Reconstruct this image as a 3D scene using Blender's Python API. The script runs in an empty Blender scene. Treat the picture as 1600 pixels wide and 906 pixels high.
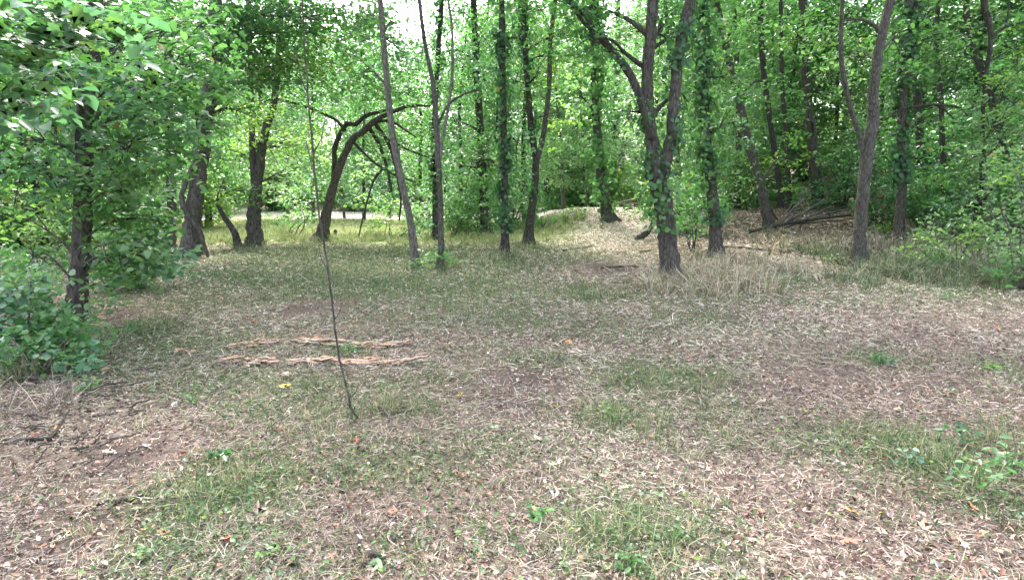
import bpy, math
import numpy as np
from mathutils import Vector

# ------------------------------------------------------------------ camera, world, sun, exposure
sc = bpy.context.scene
C = sc.collection
IW, IH, FPX, HOR, CAMZ = 1600.0, 906.0, 988.0, 290.0, 1.6
PITCH = math.atan((IH / 2 - HOR) / FPX)

cam_d = bpy.data.cameras.new('camera')
cam_d.sensor_width = 36.0
cam_d.lens = 36.0 * FPX / IW
cam_d.clip_start = 0.05
cam_d.clip_end = 2000.0
cam = bpy.data.objects.new('camera', cam_d)
C.objects.link(cam)
cam.location = (0, 0, CAMZ)
cam.rotation_euler = (math.pi / 2 - PITCH, 0, 0)
sc.camera = cam

SUN_EL, SUN_AZ = math.radians(52), math.radians(-14)     # azimuth from +Y towards +X
world = bpy.data.worlds.new('World')
sc.world = world
world.use_nodes = True
wn, wl = world.node_tree.nodes, world.node_tree.links
wn.clear()
sky = wn.new('ShaderNodeTexSky')
sky.sky_type = 'NISHITA'
sky.sun_disc = False
sky.sun_elevation = SUN_EL
sky.sun_rotation = SUN_AZ
sky.air_density = 1.0
sky.dust_density = 4.0
hs = wn.new('ShaderNodeHueSaturation')
hs.inputs['Saturation'].default_value = 0.60
bg = wn.new('ShaderNodeBackground')
bg.inputs['Strength'].default_value = 0.15
wo = wn.new('ShaderNodeOutputWorld')
wl.new(sky.outputs[0], hs.inputs['Color'])
wl.new(hs.outputs[0], bg.inputs['Color'])
wl.new(bg.outputs[0], wo.inputs['Surface'])

sun_d = bpy.data.lights.new('sun', 'SUN')
sun_d.energy = 1.5
sun_d.angle = math.radians(12)
sun_d.color = (1.0, 0.97, 0.93)
sun = bpy.data.objects.new('sun', sun_d)
C.objects.link(sun)
sun.location = (0, 0, 30)
sdir = Vector((math.sin(SUN_AZ) * math.cos(SUN_EL), math.cos(SUN_AZ) * math.cos(SUN_EL), math.sin(SUN_EL)))
sun.rotation_euler = sdir.to_track_quat('Z', 'Y').to_euler()

vs = sc.view_settings
vs.view_transform = 'Standard'
vs.look = 'None'
vs.exposure = 2.7
vs.gamma = 1.0
vs.use_curve_mapping = False
sc.render.engine = 'CYCLES'
sc.cycles.use_denoising = True
sc.cycles.denoiser = 'OPENIMAGEDENOISE'
sc.cycles.max_bounces = 7
sc.cycles.diffuse_bounces = 5
sc.cycles.glossy_bounces = 2
sc.cycles.transmission_bounces = 5
sc.cycles.caustics_reflective = False
sc.cycles.caustics_refractive = False

RNG = np.random.default_rng(7)

# ------------------------------------------------------------------ pixel <-> place helpers
SP, CP = math.sin(PITCH), math.cos(PITCH)


def ray(px, py):
    a, b = (px - IW / 2) / FPX, (IH / 2 - py) / FPX
    return np.array([a, CP + b * SP, -SP + b * CP])


def sstep(t):
    t = np.clip(t, 0.0, 1.0)
    return t * t * (3 - 2 * t)


def height(x, y):
    x = np.asarray(x, float)
    y = np.asarray(y, float)
    h = 0.035 * np.sin(0.9 * x + 0.4 * y) * np.cos(0.7 * y - 0.3 * x) + 0.015 * np.sin(2.7 * x + 1.3) * np.sin(2.3 * y)
    h = h + 2.6 * sstep((y - 12.5) / 20.0) * sstep((x - 0.22 * y - 2.2) / 9.0)        # bank rising on the right
    h = h + 0.55 * sstep((y - 13.5) / 14.0) * sstep((x - .02 * y) / 2.5) * (1 - sstep((y - 45) / 15.0))   # the track climbs gently
    h = h - 0.7 * sstep((y - 31) / 5.0) * sstep((16.0 - x) / 8.0) * (1 - sstep((y - 58) / 8.0))   # stream bed
    h = h + 5.0 * sstep((y - 60) / 40.0)                                              # far bank
    return h


def on_ground(px, py):
    """first place where the sight line through a pixel meets the ground"""
    r = ray(px, py)
    ts = np.concatenate([np.arange(1.0, 40.0, .04), np.arange(40.0, 110.0, .2)])
    gap = CAMZ + r[2] * ts - height(r[0] * ts, r[1] * ts)
    k = np.nonzero(gap < 0)[0]
    t = ts[k[0]] - .02 if len(k) else 100.0
    p = r * t
    return np.array([p[0], p[1], float(height(p[0], p[1]))])


def at_depth(px, py, Y):
    r = ray(px, py)
    t = Y / r[1]
    return np.array([r[0] * t, Y, CAMZ + r[2] * t])


def px_size(npx, Y):
    return npx * Y / FPX


# ------------------------------------------------------------------ object helpers
def tag(o, label=None, cat=None, group=None, kind=None):
    if label: o['label'] = label
    if cat: o['category'] = cat
    if group: o['group'] = group
    if kind: o['kind'] = kind
    return o


def empty(name, loc):
    o = bpy.data.objects.new(name, None)
    o.empty_display_size = 0.2
    o.location = tuple(float(v) for v in loc)
    C.objects.link(o)
    return o


def np_mesh(name, V, F, mat, col=None, smooth=False):
    V = np.ascontiguousarray(V, dtype=np.float32)
    F = np.ascontiguousarray(F, dtype=np.int32)
    k = F.shape[1]
    me = bpy.data.meshes.new(name)
    me.vertices.add(len(V))
    me.vertices.foreach_set('co', V.ravel())
    me.loops.add(F.size)
    me.loops.foreach_set('vertex_index', F.ravel())
    me.polygons.add(len(F))
    me.polygons.foreach_set('loop_start', np.arange(0, F.size, k, dtype=np.int32))
    me.polygons.foreach_set('loop_total', np.full(len(F), k, dtype=np.int32))
    if smooth:
        me.polygons.foreach_set('use_smooth', np.ones(len(F), dtype=bool))
    if col is not None:
        a = me.attributes.new('col', 'FLOAT_COLOR', 'POINT')
        c4 = np.ones((len(V), 4), dtype=np.float32)
        c4[:, :3] = col
        a.data.foreach_set('color', c4.ravel())
    me.update(calc_edges=True)
    me.materials.append(mat)
    return me


def mobj(name, me, parent=None):
    o = bpy.data.objects.new(name, me)
    C.objects.link(o)
    if parent is not None:
        o.parent = parent
    return o


# ------------------------------------------------------------------ materials
def new_mat(name):
    m = bpy.data.materials.new(name)
    m.use_nodes = True
    m.node_tree.nodes.clear()
    return m, m.node_tree.nodes, m.node_tree.links


def leaf_material(name, trans=0.46, gain=(1.5, 1.8, 1.0), rough=0.38, spec=0.5):
    m, n, l = new_mat(name)
    at = n.new('ShaderNodeAttribute'); at.attribute_name = 'col'
    pr = n.new('ShaderNodeBsdfPrincipled')
    pr.inputs['Roughness'].default_value = rough
    pr.inputs['Specular IOR Level'].default_value = spec
    tr = n.new('ShaderNodeBsdfTranslucent')
    mul = n.new('ShaderNodeMix'); mul.data_type = 'RGBA'; mul.blend_type = 'MULTIPLY'
    mul.inputs[0].default_value = 1.0
    mul.inputs[7].default_value = (*gain, 1)
    mx = n.new('ShaderNodeMixShader'); mx.inputs[0].default_value = trans
    out = n.new('ShaderNodeOutputMaterial')
    l.new(at.outputs['Color'], pr.inputs['Base Color'])
    l.new(at.outputs['Color'], mul.inputs[6])
    l.new(mul.outputs[2], tr.inputs['Color'])
    l.new(pr.outputs[0], mx.inputs[1]); l.new(tr.outputs[0], mx.inputs[2])
    l.new(mx.outputs[0], out.inputs['Surface'])
    return m


def attr_material(name, rough=0.8, trans=0.0):
    if trans:
        return leaf_material(name, trans, (1.1, 1.05, 0.9), rough, 0.2)
    m, n, l = new_mat(name)
    at = n.new('ShaderNodeAttribute'); at.attribute_name = 'col'
    pr = n.new('ShaderNodeBsdfPrincipled')
    pr.inputs['Roughness'].default_value = rough
    pr.inputs['Specular IOR Level'].default_value = 0.2
    out = n.new('ShaderNodeOutputMaterial')
    l.new(at.outputs['Color'], pr.inputs['Base Color'])
    l.new(pr.outputs[0], out.inputs['Surface'])
    return m


def bark_material(name, dark, light, moss=(0.07, 0.09, 0.04), moss_amt=0.35, scale=10.0, stretch=0.34):
    m, n, l = new_mat(name)
    tc = n.new('ShaderNodeTexCoord')
    mp = n.new('ShaderNodeMapping')
    mp.inputs['Scale'].default_value = (1, 1, stretch)
    l.new(tc.outputs['Object'], mp.inputs['Vector'])
    nz = n.new('ShaderNodeTexNoise'); nz.inputs['Scale'].default_value = scale * 2.2
    nz.inputs['Detail'].default_value = 8; nz.inputs['Roughness'].default_value = 0.65
    nz.inputs['Distortion'].default_value = 0.6
    l.new(mp.outputs[0], nz.inputs['Vector'])
    vo = n.new('ShaderNodeTexVoronoi'); vo.feature = 'DISTANCE_TO_EDGE'; vo.inputs['Scale'].default_value = scale * 2.6
    l.new(mp.outputs[0], vo.inputs['Vector'])
    mlt = n.new('ShaderNodeMath'); mlt.operation = 'MULTIPLY_ADD'; mlt.inputs[1].default_value = 0.6
    l.new(vo.outputs['Distance'], mlt.inputs[0]); l.new(nz.outputs['Fac'], mlt.inputs[2])
    cr = n.new('ShaderNodeValToRGB')
    cr.color_ramp.elements[0].position = 0.36; cr.color_ramp.elements[0].color = (*dark, 1)
    cr.color_ramp.elements[1].position = 0.72; cr.color_ramp.elements[1].color = (*light, 1)
    l.new(mlt.outputs[0], cr.inputs[0])
    n2 = n.new('ShaderNodeTexNoise'); n2.inputs['Scale'].default_value = 2.3; n2.inputs['Detail'].default_value = 5
    l.new(tc.outputs['Object'], n2.inputs['Vector'])
    r2 = n.new('ShaderNodeValToRGB')
    r2.color_ramp.elements[0].position = 0.50; r2.color_ramp.elements[0].color = (0, 0, 0, 1)
    r2.color_ramp.elements[1].position = 0.68; r2.color_ramp.elements[1].color = (moss_amt,) * 3 + (1,)
    l.new(n2.outputs['Fac'], r2.inputs[0])
    mx = n.new('ShaderNodeMix'); mx.data_type = 'RGBA'
    l.new(r2.outputs[0], mx.inputs[0]); l.new(cr.outputs[0], mx.inputs[6]); mx.inputs[7].default_value = (*moss, 1)
    bp = n.new('ShaderNodeBump'); bp.inputs['Strength'].default_value = 1.0; bp.inputs['Distance'].default_value = 0.05
    l.new(mlt.outputs[0], bp.inputs['Height'])
    pr = n.new('ShaderNodeBsdfPrincipled'); pr.inputs['Roughness'].default_value = 0.9
    pr.inputs['Specular IOR Level'].default_value = 0.15
    out = n.new('ShaderNodeOutputMaterial')
    l.new(mx.outputs[2], pr.inputs['Base Color']); l.new(bp.outputs[0], pr.inputs['Normal'])
    l.new(pr.outputs[0], out.inputs['Surface'])
    return m


M = {}
M['leaf'] = leaf_material('leaf')
M['near_leaf'] = leaf_material('near_leaf', 0.40, (1.4, 1.7, 1.0), 0.36, 0.5)
M['litter'] = attr_material('litter', 0.75)
M['grass'] = attr_material('grass', 0.6, 0.3)
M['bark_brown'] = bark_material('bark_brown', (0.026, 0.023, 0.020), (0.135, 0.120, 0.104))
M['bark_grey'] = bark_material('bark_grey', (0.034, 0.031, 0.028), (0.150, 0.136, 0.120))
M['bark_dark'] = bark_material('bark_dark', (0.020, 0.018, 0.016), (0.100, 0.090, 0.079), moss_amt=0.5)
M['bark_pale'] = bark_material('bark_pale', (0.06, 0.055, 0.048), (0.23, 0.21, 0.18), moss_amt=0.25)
M['dead_wood'] = bark_material('dead_wood', (0.05, 0.043, 0.038), (0.24, 0.21, 0.18), moss_amt=0.1, scale=14)
M['rot_wood'] = bark_material('rot_wood', (0.40, 0.25, 0.165), (0.68, 0.46, 0.33), moss=(0.55, 0.44, 0.37), moss_amt=0.7, scale=10, stretch=1.0)


def ground_material():
    m, n, l = new_mat('forest_floor')
    at = n.new('ShaderNodeAttribute'); at.attribute_name = 'col'
    tc = n.new('ShaderNodeTexCoord')
    n1 = n.new('ShaderNodeTexNoise'); n1.inputs['Scale'].default_value = 14; n1.inputs['Detail'].default_value = 9
    n1.inputs['Roughness'].default_value = 0.75
    l.new(tc.outputs['Object'], n1.inputs['Vector'])
    cr = n.new('ShaderNodeValToRGB')
    cr.color_ramp.elements[0].position = 0.32; cr.color_ramp.elements[0].color = (0.35, 0.33, 0.32, 1)
    cr.color_ramp.elements[1].position = 0.70; cr.color_ramp.elements[1].color = (1.5, 1.45, 1.4, 1)
    l.new(n1.outputs['Fac'], cr.inputs[0])
    mx = n.new('ShaderNodeMix'); mx.data_type = 'RGBA'; mx.blend_type = 'MULTIPLY'; mx.inputs[0].default_value = 1.0
    l.new(at.outputs['Color'], mx.inputs[6]); l.new(cr.outputs[0], mx.inputs[7])
    bp = n.new('ShaderNodeBump'); bp.inputs['Strength'].default_value = 0.7; bp.inputs['Distance'].default_value = 0.03
    l.new(n1.outputs['Fac'], bp.inputs['Height'])
    pr = n.new('ShaderNodeBsdfPrincipled'); pr.inputs['Roughness'].default_value = 0.95
    pr.inputs['Specular IOR Level'].default_value = 0.1
    out = n.new('ShaderNodeOutputMaterial')
    l.new(mx.outputs[2], pr.inputs['Base Color']); l.new(bp.outputs[0], pr.inputs['Normal'])
    l.new(pr.outputs[0], out.inputs['Surface'])
    return m


M['ground'] = ground_material()

# ------------------------------------------------------------------ value noise (for patches on the ground)
_NT = np.random.default_rng(99).random((64, 64))


def vnoise(x, y, s):
    u, v = np.asarray(x) * s + 1000.3, np.asarray(y) * s + 1000.7
    i, j = np.floor(u).astype(int), np.floor(v).astype(int)
    a, b = sstep(u - i), sstep(v - j)
    g = lambda p, q: _NT[p % 64, q % 64]
    return (g(i, j) * (1 - a) + g(i + 1, j) * a) * (1 - b) + (g(i, j + 1) * (1 - a) + g(i + 1, j + 1) * a) * b


def fbm(x, y, s):
    return (vnoise(x, y, s) + 0.5 * vnoise(x, y, s * 2.1) + 0.25 * vnoise(x, y, s * 4.3)) / 1.75


def spot(px, py, rx, ry, w):
    c = on_ground(px, py)
    a = on_ground(px, py - ry)
    b = on_ground(px, py + ry)
    return (c[0], c[1], px_size(rx, c[1]), max(0.12, 0.5 * abs(a[1] - b[1])), w)


GREEN = [spot(*a) for a in [
    (500, 425, 190, 26, 1.0), (700, 440, 120, 20, .9), (640, 500, 140, 14, .5), (300, 540, 110, 20, .5), (420, 590, 90, 12, .4), (180, 580, 80, 14, .5), (560, 640, 140, 16, .4), (1240, 470, 120, 10, .4), (760, 700, 120, 24, .35),
    (560, 395, 190, 14, .95), (420, 400, 90, 12, .6), (690, 398, 60, 12, .9), (400, 440, 120, 18, .5), (800, 500, 160, 16, .4), (230, 560, 80, 16, .45), (330, 600, 80, 20, .4),
    (600, 440, 170, 30, .9), (720, 470, 120, 18, .6), (480, 400, 120, 16, .5), (770, 415, 70, 20, .8),
    (330, 470, 90, 28, .35), (930, 460, 60, 14, .7), (540, 548, 40, 12, .9), (860, 565, 60, 14, .55),
    (1030, 590, 110, 22, .7), (960, 650, 90, 26, .7), (360, 770, 110, 70, .8), (270, 850, 90, 50, .6),
    (590, 720, 150, 40, .45), (990, 830, 120, 60, .75), (1090, 640, 90, 24, .3), (1360, 690, 110, 24, .7),
    (1500, 730, 120, 40, .9), (1560, 790, 80, 60, .8), (1380, 565, 40, 10, .8), (1560, 575, 50, 12, .6),
    (1230, 440, 50, 12, .7), (1480, 450, 120, 16, .6), (1550, 440, 90, 20, .6), (230, 520, 80, 18, .45),
    (690, 590, 80, 18, .35), (480, 610, 60, 14, .4), (900, 520, 120, 12, .35), (400, 640, 80, 20, .45),
    (1120, 500, 90, 12, .4), (860, 390, 60, 20, .5), (760, 850, 60, 40, .3), (640, 860, 60, 40, .25)]]
BARE = [spot(*a) for a in [
    (825, 597, 62, 16, 1.0), (480, 482, 70, 14, .8), (180, 715, 80, 26, 1.0), (955, 420, 50, 9, .9), (1500, 520, 90, 14, .55),
    (1280, 600, 120, 26, .4), (70, 850, 110, 40, .8), (600, 505, 90, 10, .35), (1170, 500, 60, 10, .4), (1330, 860, 100, 26, .35),
    (180, 495, 50, 10, .8), (830, 640, 80, 18, .5), (560, 800, 70, 30, .3), (1180, 760, 80, 30, .35), (1570, 850, 60, 40, .5),
    (40, 700, 60, 40, .5)]]


def spots_val(S, x, y):
    v = np.zeros_like(x)
    for cx, cy, rx, ry, w in S:
        q = ((x - cx) / rx) ** 2 + ((y - cy) / ry) ** 2
        v = np.maximum(v, w * np.exp(-0.9 * q))
    return v


def greenness(x, y):
    g = spots_val(GREEN, x, y) * (0.55 + 0.9 * fbm(x, y, 1.7)) + 0.55 * np.clip(fbm(x + 31, y - 9, 0.9) - 0.52, 0, 1)
    g = g - 0.8 * spots_val(BARE, x, y)
    return np.clip(1.15 * g + 0.09 + 0.13 * sstep((y - 5) / 5.0) - .12 * sstep((x - 2) / 3.0) * sstep((y - 4) / 3.0), 0.02, 1)


def bareness(x, y):
    return np.clip(spots_val(BARE, x, y) * (0.6 + 0.8 * fbm(x - 7, y + 3, 2.3)) + 1.3 * np.clip(fbm(x + 5, y + 77, 0.8) - 0.66, 0, 1), 0, 1)


# ------------------------------------------------------------------ the ground: one sheet to the horizon
def build_ground():
    nx, ny = 330, 330
    u = np.linspace(-1, 1, nx)
    xs = 16 * u + 330 * np.sign(u) * np.abs(u) ** 5
    v = np.linspace(0, 1, ny)
    ys = -12 + 62 * v + 420 * v ** 6
    X, Y = np.meshgrid(xs, ys)
    Z = height(X, Y) + np.where(Y < 25, 0.02 * (fbm(X, Y, 3.0) - 0.5), 0)
    V = np.stack([X.ravel(), Y.ravel(), Z.ravel()], 1)
    i = (np.arange(ny - 1)[:, None] * nx + np.arange(nx - 1)[None, :]).ravel()
    F = np.stack([i, i + 1, i + nx + 1, i + nx], 1)
    x, y = V[:, 0], V[:, 1]
    g, b = greenness(x, y), bareness(x, y)
    straw = np.array([0.26, 0.215, 0.17]); soil = np.array([0.085, 0.066, 0.062])
    green = np.array([0.10, 0.13, 0.055]); meadow = np.array([0.36, 0.40, 0.19]); grav = np.array([0.52, 0.46, 0.41])
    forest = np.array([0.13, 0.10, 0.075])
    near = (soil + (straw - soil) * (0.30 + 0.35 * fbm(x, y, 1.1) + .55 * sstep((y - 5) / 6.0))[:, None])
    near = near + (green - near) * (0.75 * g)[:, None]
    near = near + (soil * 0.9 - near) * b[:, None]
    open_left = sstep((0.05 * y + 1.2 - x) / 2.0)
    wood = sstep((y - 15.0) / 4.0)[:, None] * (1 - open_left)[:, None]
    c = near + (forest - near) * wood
    pth = (sstep((y - 15) / 3) * (1 - sstep((y - 30) / 6)) * sstep((x - .03 * y) / 1.2) * sstep((.25 * y - x) / 1.2))[:, None]
    c = c + (np.array([.40, .37, .31]) * (.75 + .6 * fbm(x, y, 1.2))[:, None] - c) * (.85 * pth)
    fm = (sstep((y - 17.0 + 1.2 * fbm(x, y, .6)) / 2.5) * open_left)[:, None]
    c = c + (meadow * (0.75 + 0.5 * fbm(x, y, 0.5))[:, None] - c) * fm
    rb = (sstep((y - 29 + 5 * (fbm(x, y, .25) - .5)) / 3.0) * (1 - sstep((y - 58) / 8.0)) * sstep((18.0 - x) / 5.0))[:, None]
    gr2 = grav * (0.7 + 0.6 * fbm(x, y, 0.45))[:, None]
    gr2 = gr2 + (np.array([.2, .25, .1]) - gr2) * (sstep((fbm(x + 11, y, .22) - 0.55) / 0.12) * 0.7)[:, None]
    c = c + (gr2 - c) * rb
    fb = sstep((y - 62) / 8.0)[:, None]
    c = c + (np.array([0.10, 0.14, 0.06]) - c) * fb
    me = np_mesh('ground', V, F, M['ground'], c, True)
    tag(mobj('ground', me), 'forest clearing floor of soil, meadow and stream gravel', None, None, 'structure')


build_ground()


# ------------------------------------------------------------------ geometry builders
def unit(a):
    return a / np.maximum(np.linalg.norm(a, axis=-1, keepdims=True), 1e-9)


def leaf_mesh_data(P, L, rng, up=1.0, tilt=0.6, asp=0.6, ovate=False, droop=0.15, axis=None):
    """Leaves at P: folded blades, two faces each. Returns verts, faces."""
    n = len(P)
    nor = unit(np.stack([rng.normal(0, tilt, n), rng.normal(0, tilt, n), np.full(n, up)], 1))
    if axis is not None:                      # blades hanging from a surface whose outward direction is axis
        nor = unit(axis + rng.normal(0, 0.45, (n, 3)) + np.array([0, 0, 0.35]))
    d = unit(np.cross(nor, rng.normal(0, 1, (n, 3))))
    d = unit(d - np.array([0, 0, droop]) * 1.0)
    s = unit(np.cross(d, nor))
    nor = np.cross(s, d)
    L = np.broadcast_to(L, (n,))[:, None]
    W = L * asp
    f = 0.12 * W
    if not ovate:
        V = np.stack([P, P + d * L * .42 - s * W * .5 + nor * f, P + d * L - nor * 0.1 * L, P + d * L * .42 + s * W * .5 + nor * f], 1)
        b = np.arange(n)[:, None] * 4
        F = np.concatenate([b + np.array([[0, 3, 2]]), b + np.array([[0, 2, 1]])], 1).reshape(-1, 3)
        return V.reshape(-1, 3), F, 4
    V = np.stack([P, P + d * L * .22 - s * W * .42 + nor * f, P + d * L * .58 - s * W * .46 + nor * f, P + d * L - nor * .12 * L,
                  P + d * L * .58 + s * W * .46 + nor * f, P + d * L * .22 + s * W * .42 + nor * f], 1)
    b = np.arange(n)[:, None] * 6
    F = np.concatenate([b + np.array([[0, 5, 4, 3]]), b + np.array([[0, 3, 2, 1]])], 1).reshape(-1, 4)
    return V.reshape(-1, 3), F, 6


GREENS = {
    'mid':    ((0.075, 0.175, 0.061), (0.122, 0.239, 0.093)),
    'deep':   ((0.048, 0.127, 0.055), (0.080, 0.175, 0.075)),
    'yellow': ((0.127, 0.233, 0.061), (0.202, 0.302, 0.087)),
    'blue':   ((0.080, 0.180, 0.105), (0.134, 0.244, 0.155)),
    'pale':   ((0.127, 0.223, 0.111), (0.208, 0.302, 0.161)),
    'ivy':    ((0.045, 0.122, 0.057), (0.085, 0.175, 0.082)),
}


def leaf_colors(n, kind, rng, per):
    a, b = (np.array(c) for c in GREENS[kind])
    t = rng.random(n)[:, None]
    c = (a + (b - a) * t) * rng.uniform(0.75, 1.25, n)[:, None]
    odd = rng.random(n)
    c[odd < 0.006] = np.array([0.30, 0.28, 0.09])
    c[(odd > 0.006) & (odd < 0.009)] = np.array([0.24, 0.15, 0.08])
    return np.repeat(c, per, 0)


def spray_points(centers, radii, per, rng, flat=0.28, tiltamp=0.35):
    """Flat, slightly tilted fans of leaves: one fan for each centre."""
    k = len(centers)
    a = rng.uniform(0, 2 * np.pi, (k, per))
    r = np.sqrt(rng.random((k, per))) * radii[:, None]
    z = rng.normal(0, flat, (k, per)) * radii[:, None] * 0.5
    x, y = r * np.cos(a), r * np.sin(a)
    tx, ty = rng.normal(0, tiltamp, k)[:, None], rng.normal(0, tiltamp, k)[:, None]
    z = z + tx * x + ty * y - 0.25 * r * r / radii[:, None]
    P = np.stack([x, y, z], 2) + centers[:, None, :]
    return P.reshape(-1, 3)


def ellipsoid_points(c, rad, n, rng, hollow=0.35):
    d = unit(rng.normal(0, 1, (n, 3)))
    r = (hollow ** 3 + (1 - hollow ** 3) * rng.random(n)) ** (1 / 3)
    return np.asarray(c) + d * r[:, None] * np.asarray(rad)


def catmull(P, sub):
    P = np.asarray(P, float)
    Q = np.vstack([2 * P[0] - P[1], P, 2 * P[-1] - P[-2]])
    out = []
    for i in range(1, len(Q) - 2):
        for t in np.linspace(0, 1, sub, endpoint=False):
            a, b, c, d = Q[i - 1], Q[i], Q[i + 1], Q[i + 2]
            out.append(0.5 * (2 * b + (c - a) * t + (2 * a - 5 * b + 4 * c - d) * t * t + (3 * b - a - 3 * c + d) * t ** 3))
    out.append(P[-1])
    return np.array(out)


def tube(path, rad, sides=9, rough=0.07, rng=RNG, cap=True, mod=None):
    path = np.asarray(path, float)
    rad = np.asarray(rad, float)
    k = len(path)
    tan = unit(np.gradient(path, axis=0))
    ref = np.array([0.37, 0.11, 0.2])
    s = unit(np.cross(tan, ref))
    b = np.cross(tan, s)
    ang = np.linspace(0, 2 * np.pi, sides, endpoint=False)
    lob = 1 + rough * (np.sin(ang * 2 + rng.uniform(0, 6)) + 0.6 * np.sin(ang * 3 + rng.uniform(0, 6)))[None, :] \
        + rough * rng.normal(0, 0.8, (k, sides))
    if mod is not None:
        lob = lob * mod
    V = path[:, None, :] + (s[:, None, :] * np.cos(ang)[None, :, None] + b[:, None, :] * np.sin(ang)[None, :, None]) * (rad[:, None] * lob)[:, :, None]
    V = V.reshape(-1, 3)
    i = np.arange(k - 1)[:, None] * sides
    j = np.arange(sides)[None, :]
    jn = (j + 1) % sides
    F = np.stack([i + j, i + jn, i + sides + jn, i + sides + j], 2).reshape(-1, 4)
    if cap:
        V = np.vstack([V, path[-1] + tan[-1] * rad[-1] * 0.6, path[0] - tan[0] * rad[0] * 0.3])
        top = (k - 1) * sides
        e, e2 = len(V) - 2, len(V) - 1
        F = np.vstack([F] + [[[top + a, top + (a + 1) % sides, e, e]] for a in range(sides)] + [[[(a + 1) % sides, a, e2, e2]] for a in range(sides)])
    return V, F


def tube_mesh(name, path, rad, mat, sides=9, rough=0.07, rng=RNG, origin=(0, 0, 0), mod=None):
    V, F = tube(path, rad, sides, rough, rng, cap=False, mod=mod)
    me = bpy.data.meshes.new(name)
    k = len(path)
    faces = [tuple(int(a) for a in f) for f in F]
    faces.append(tuple(range(sides - 1, -1, -1)))
    faces.append(tuple(range((k - 1) * sides, k * sides)))
    V = V - np.asarray(origin)
    me.from_pydata([tuple(v) for v in V.tolist()], [], faces)
    me.polygons.foreach_set('use_smooth', np.ones(len(faces), dtype=bool))
    me.update()
    me.materials.append(mat)
    return me


def px_path(pts, Y, dY=0.0):
    """pixel polyline (x, y, width) -> world points and radii near the depth Y."""
    P, R = [], []
    n = len(pts)
    for i, p in enumerate(pts):
        yy = Y + dY * i / max(1, n - 1)
        P.append(at_depth(p[0], p[1], yy))
        R.append(0.5 * px_size(p[2], yy))
    return np.array(P), np.array(R)


def smooth_path(P, R, sub=5, wob=0.0, rng=RNG):
    Q = catmull(P, sub)
    t = np.linspace(0, len(P) - 1, len(Q))
    r = np.interp(t, np.arange(len(P)), R)
    if wob:
        Q[1:-1] += rng.normal(0, 1, (len(Q) - 2, 3)) * (wob * r[1:-1])[:, None]
    return Q, r


SHARED = {}


def foliage_mesh(name, P, L, kind, rng, origin, mat='leaf', **kw):
    V, F, per = leaf_mesh_data(P, L * rng.uniform(0.7, 1.25, len(P)), rng, **kw)
    return np_mesh(name, V - np.asarray(origin), F, M[mat], leaf_colors(len(P), kind, rng, per))


def twig_tubes(pairs, r0, origin, rng):
    """Thin twigs joined into one mesh: from a to b with a sag."""
    VV, FF, off = [], [], 0
    for a, b in pairs:
        m = (a + b) / 2 + np.array([0, 0, 0.08 * np.linalg.norm(b - a)])
        Q = catmull(np.array([a, m, b]), 3)
        V, F = tube(Q, np.linspace(r0, r0 * .35, len(Q)), 4, 0.0, rng, cap=False)
        VV.append(V); FF.append(F + off); off += len(V)
    return np.vstack(VV) - np.asarray(origin), np.vstack(FF)


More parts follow.
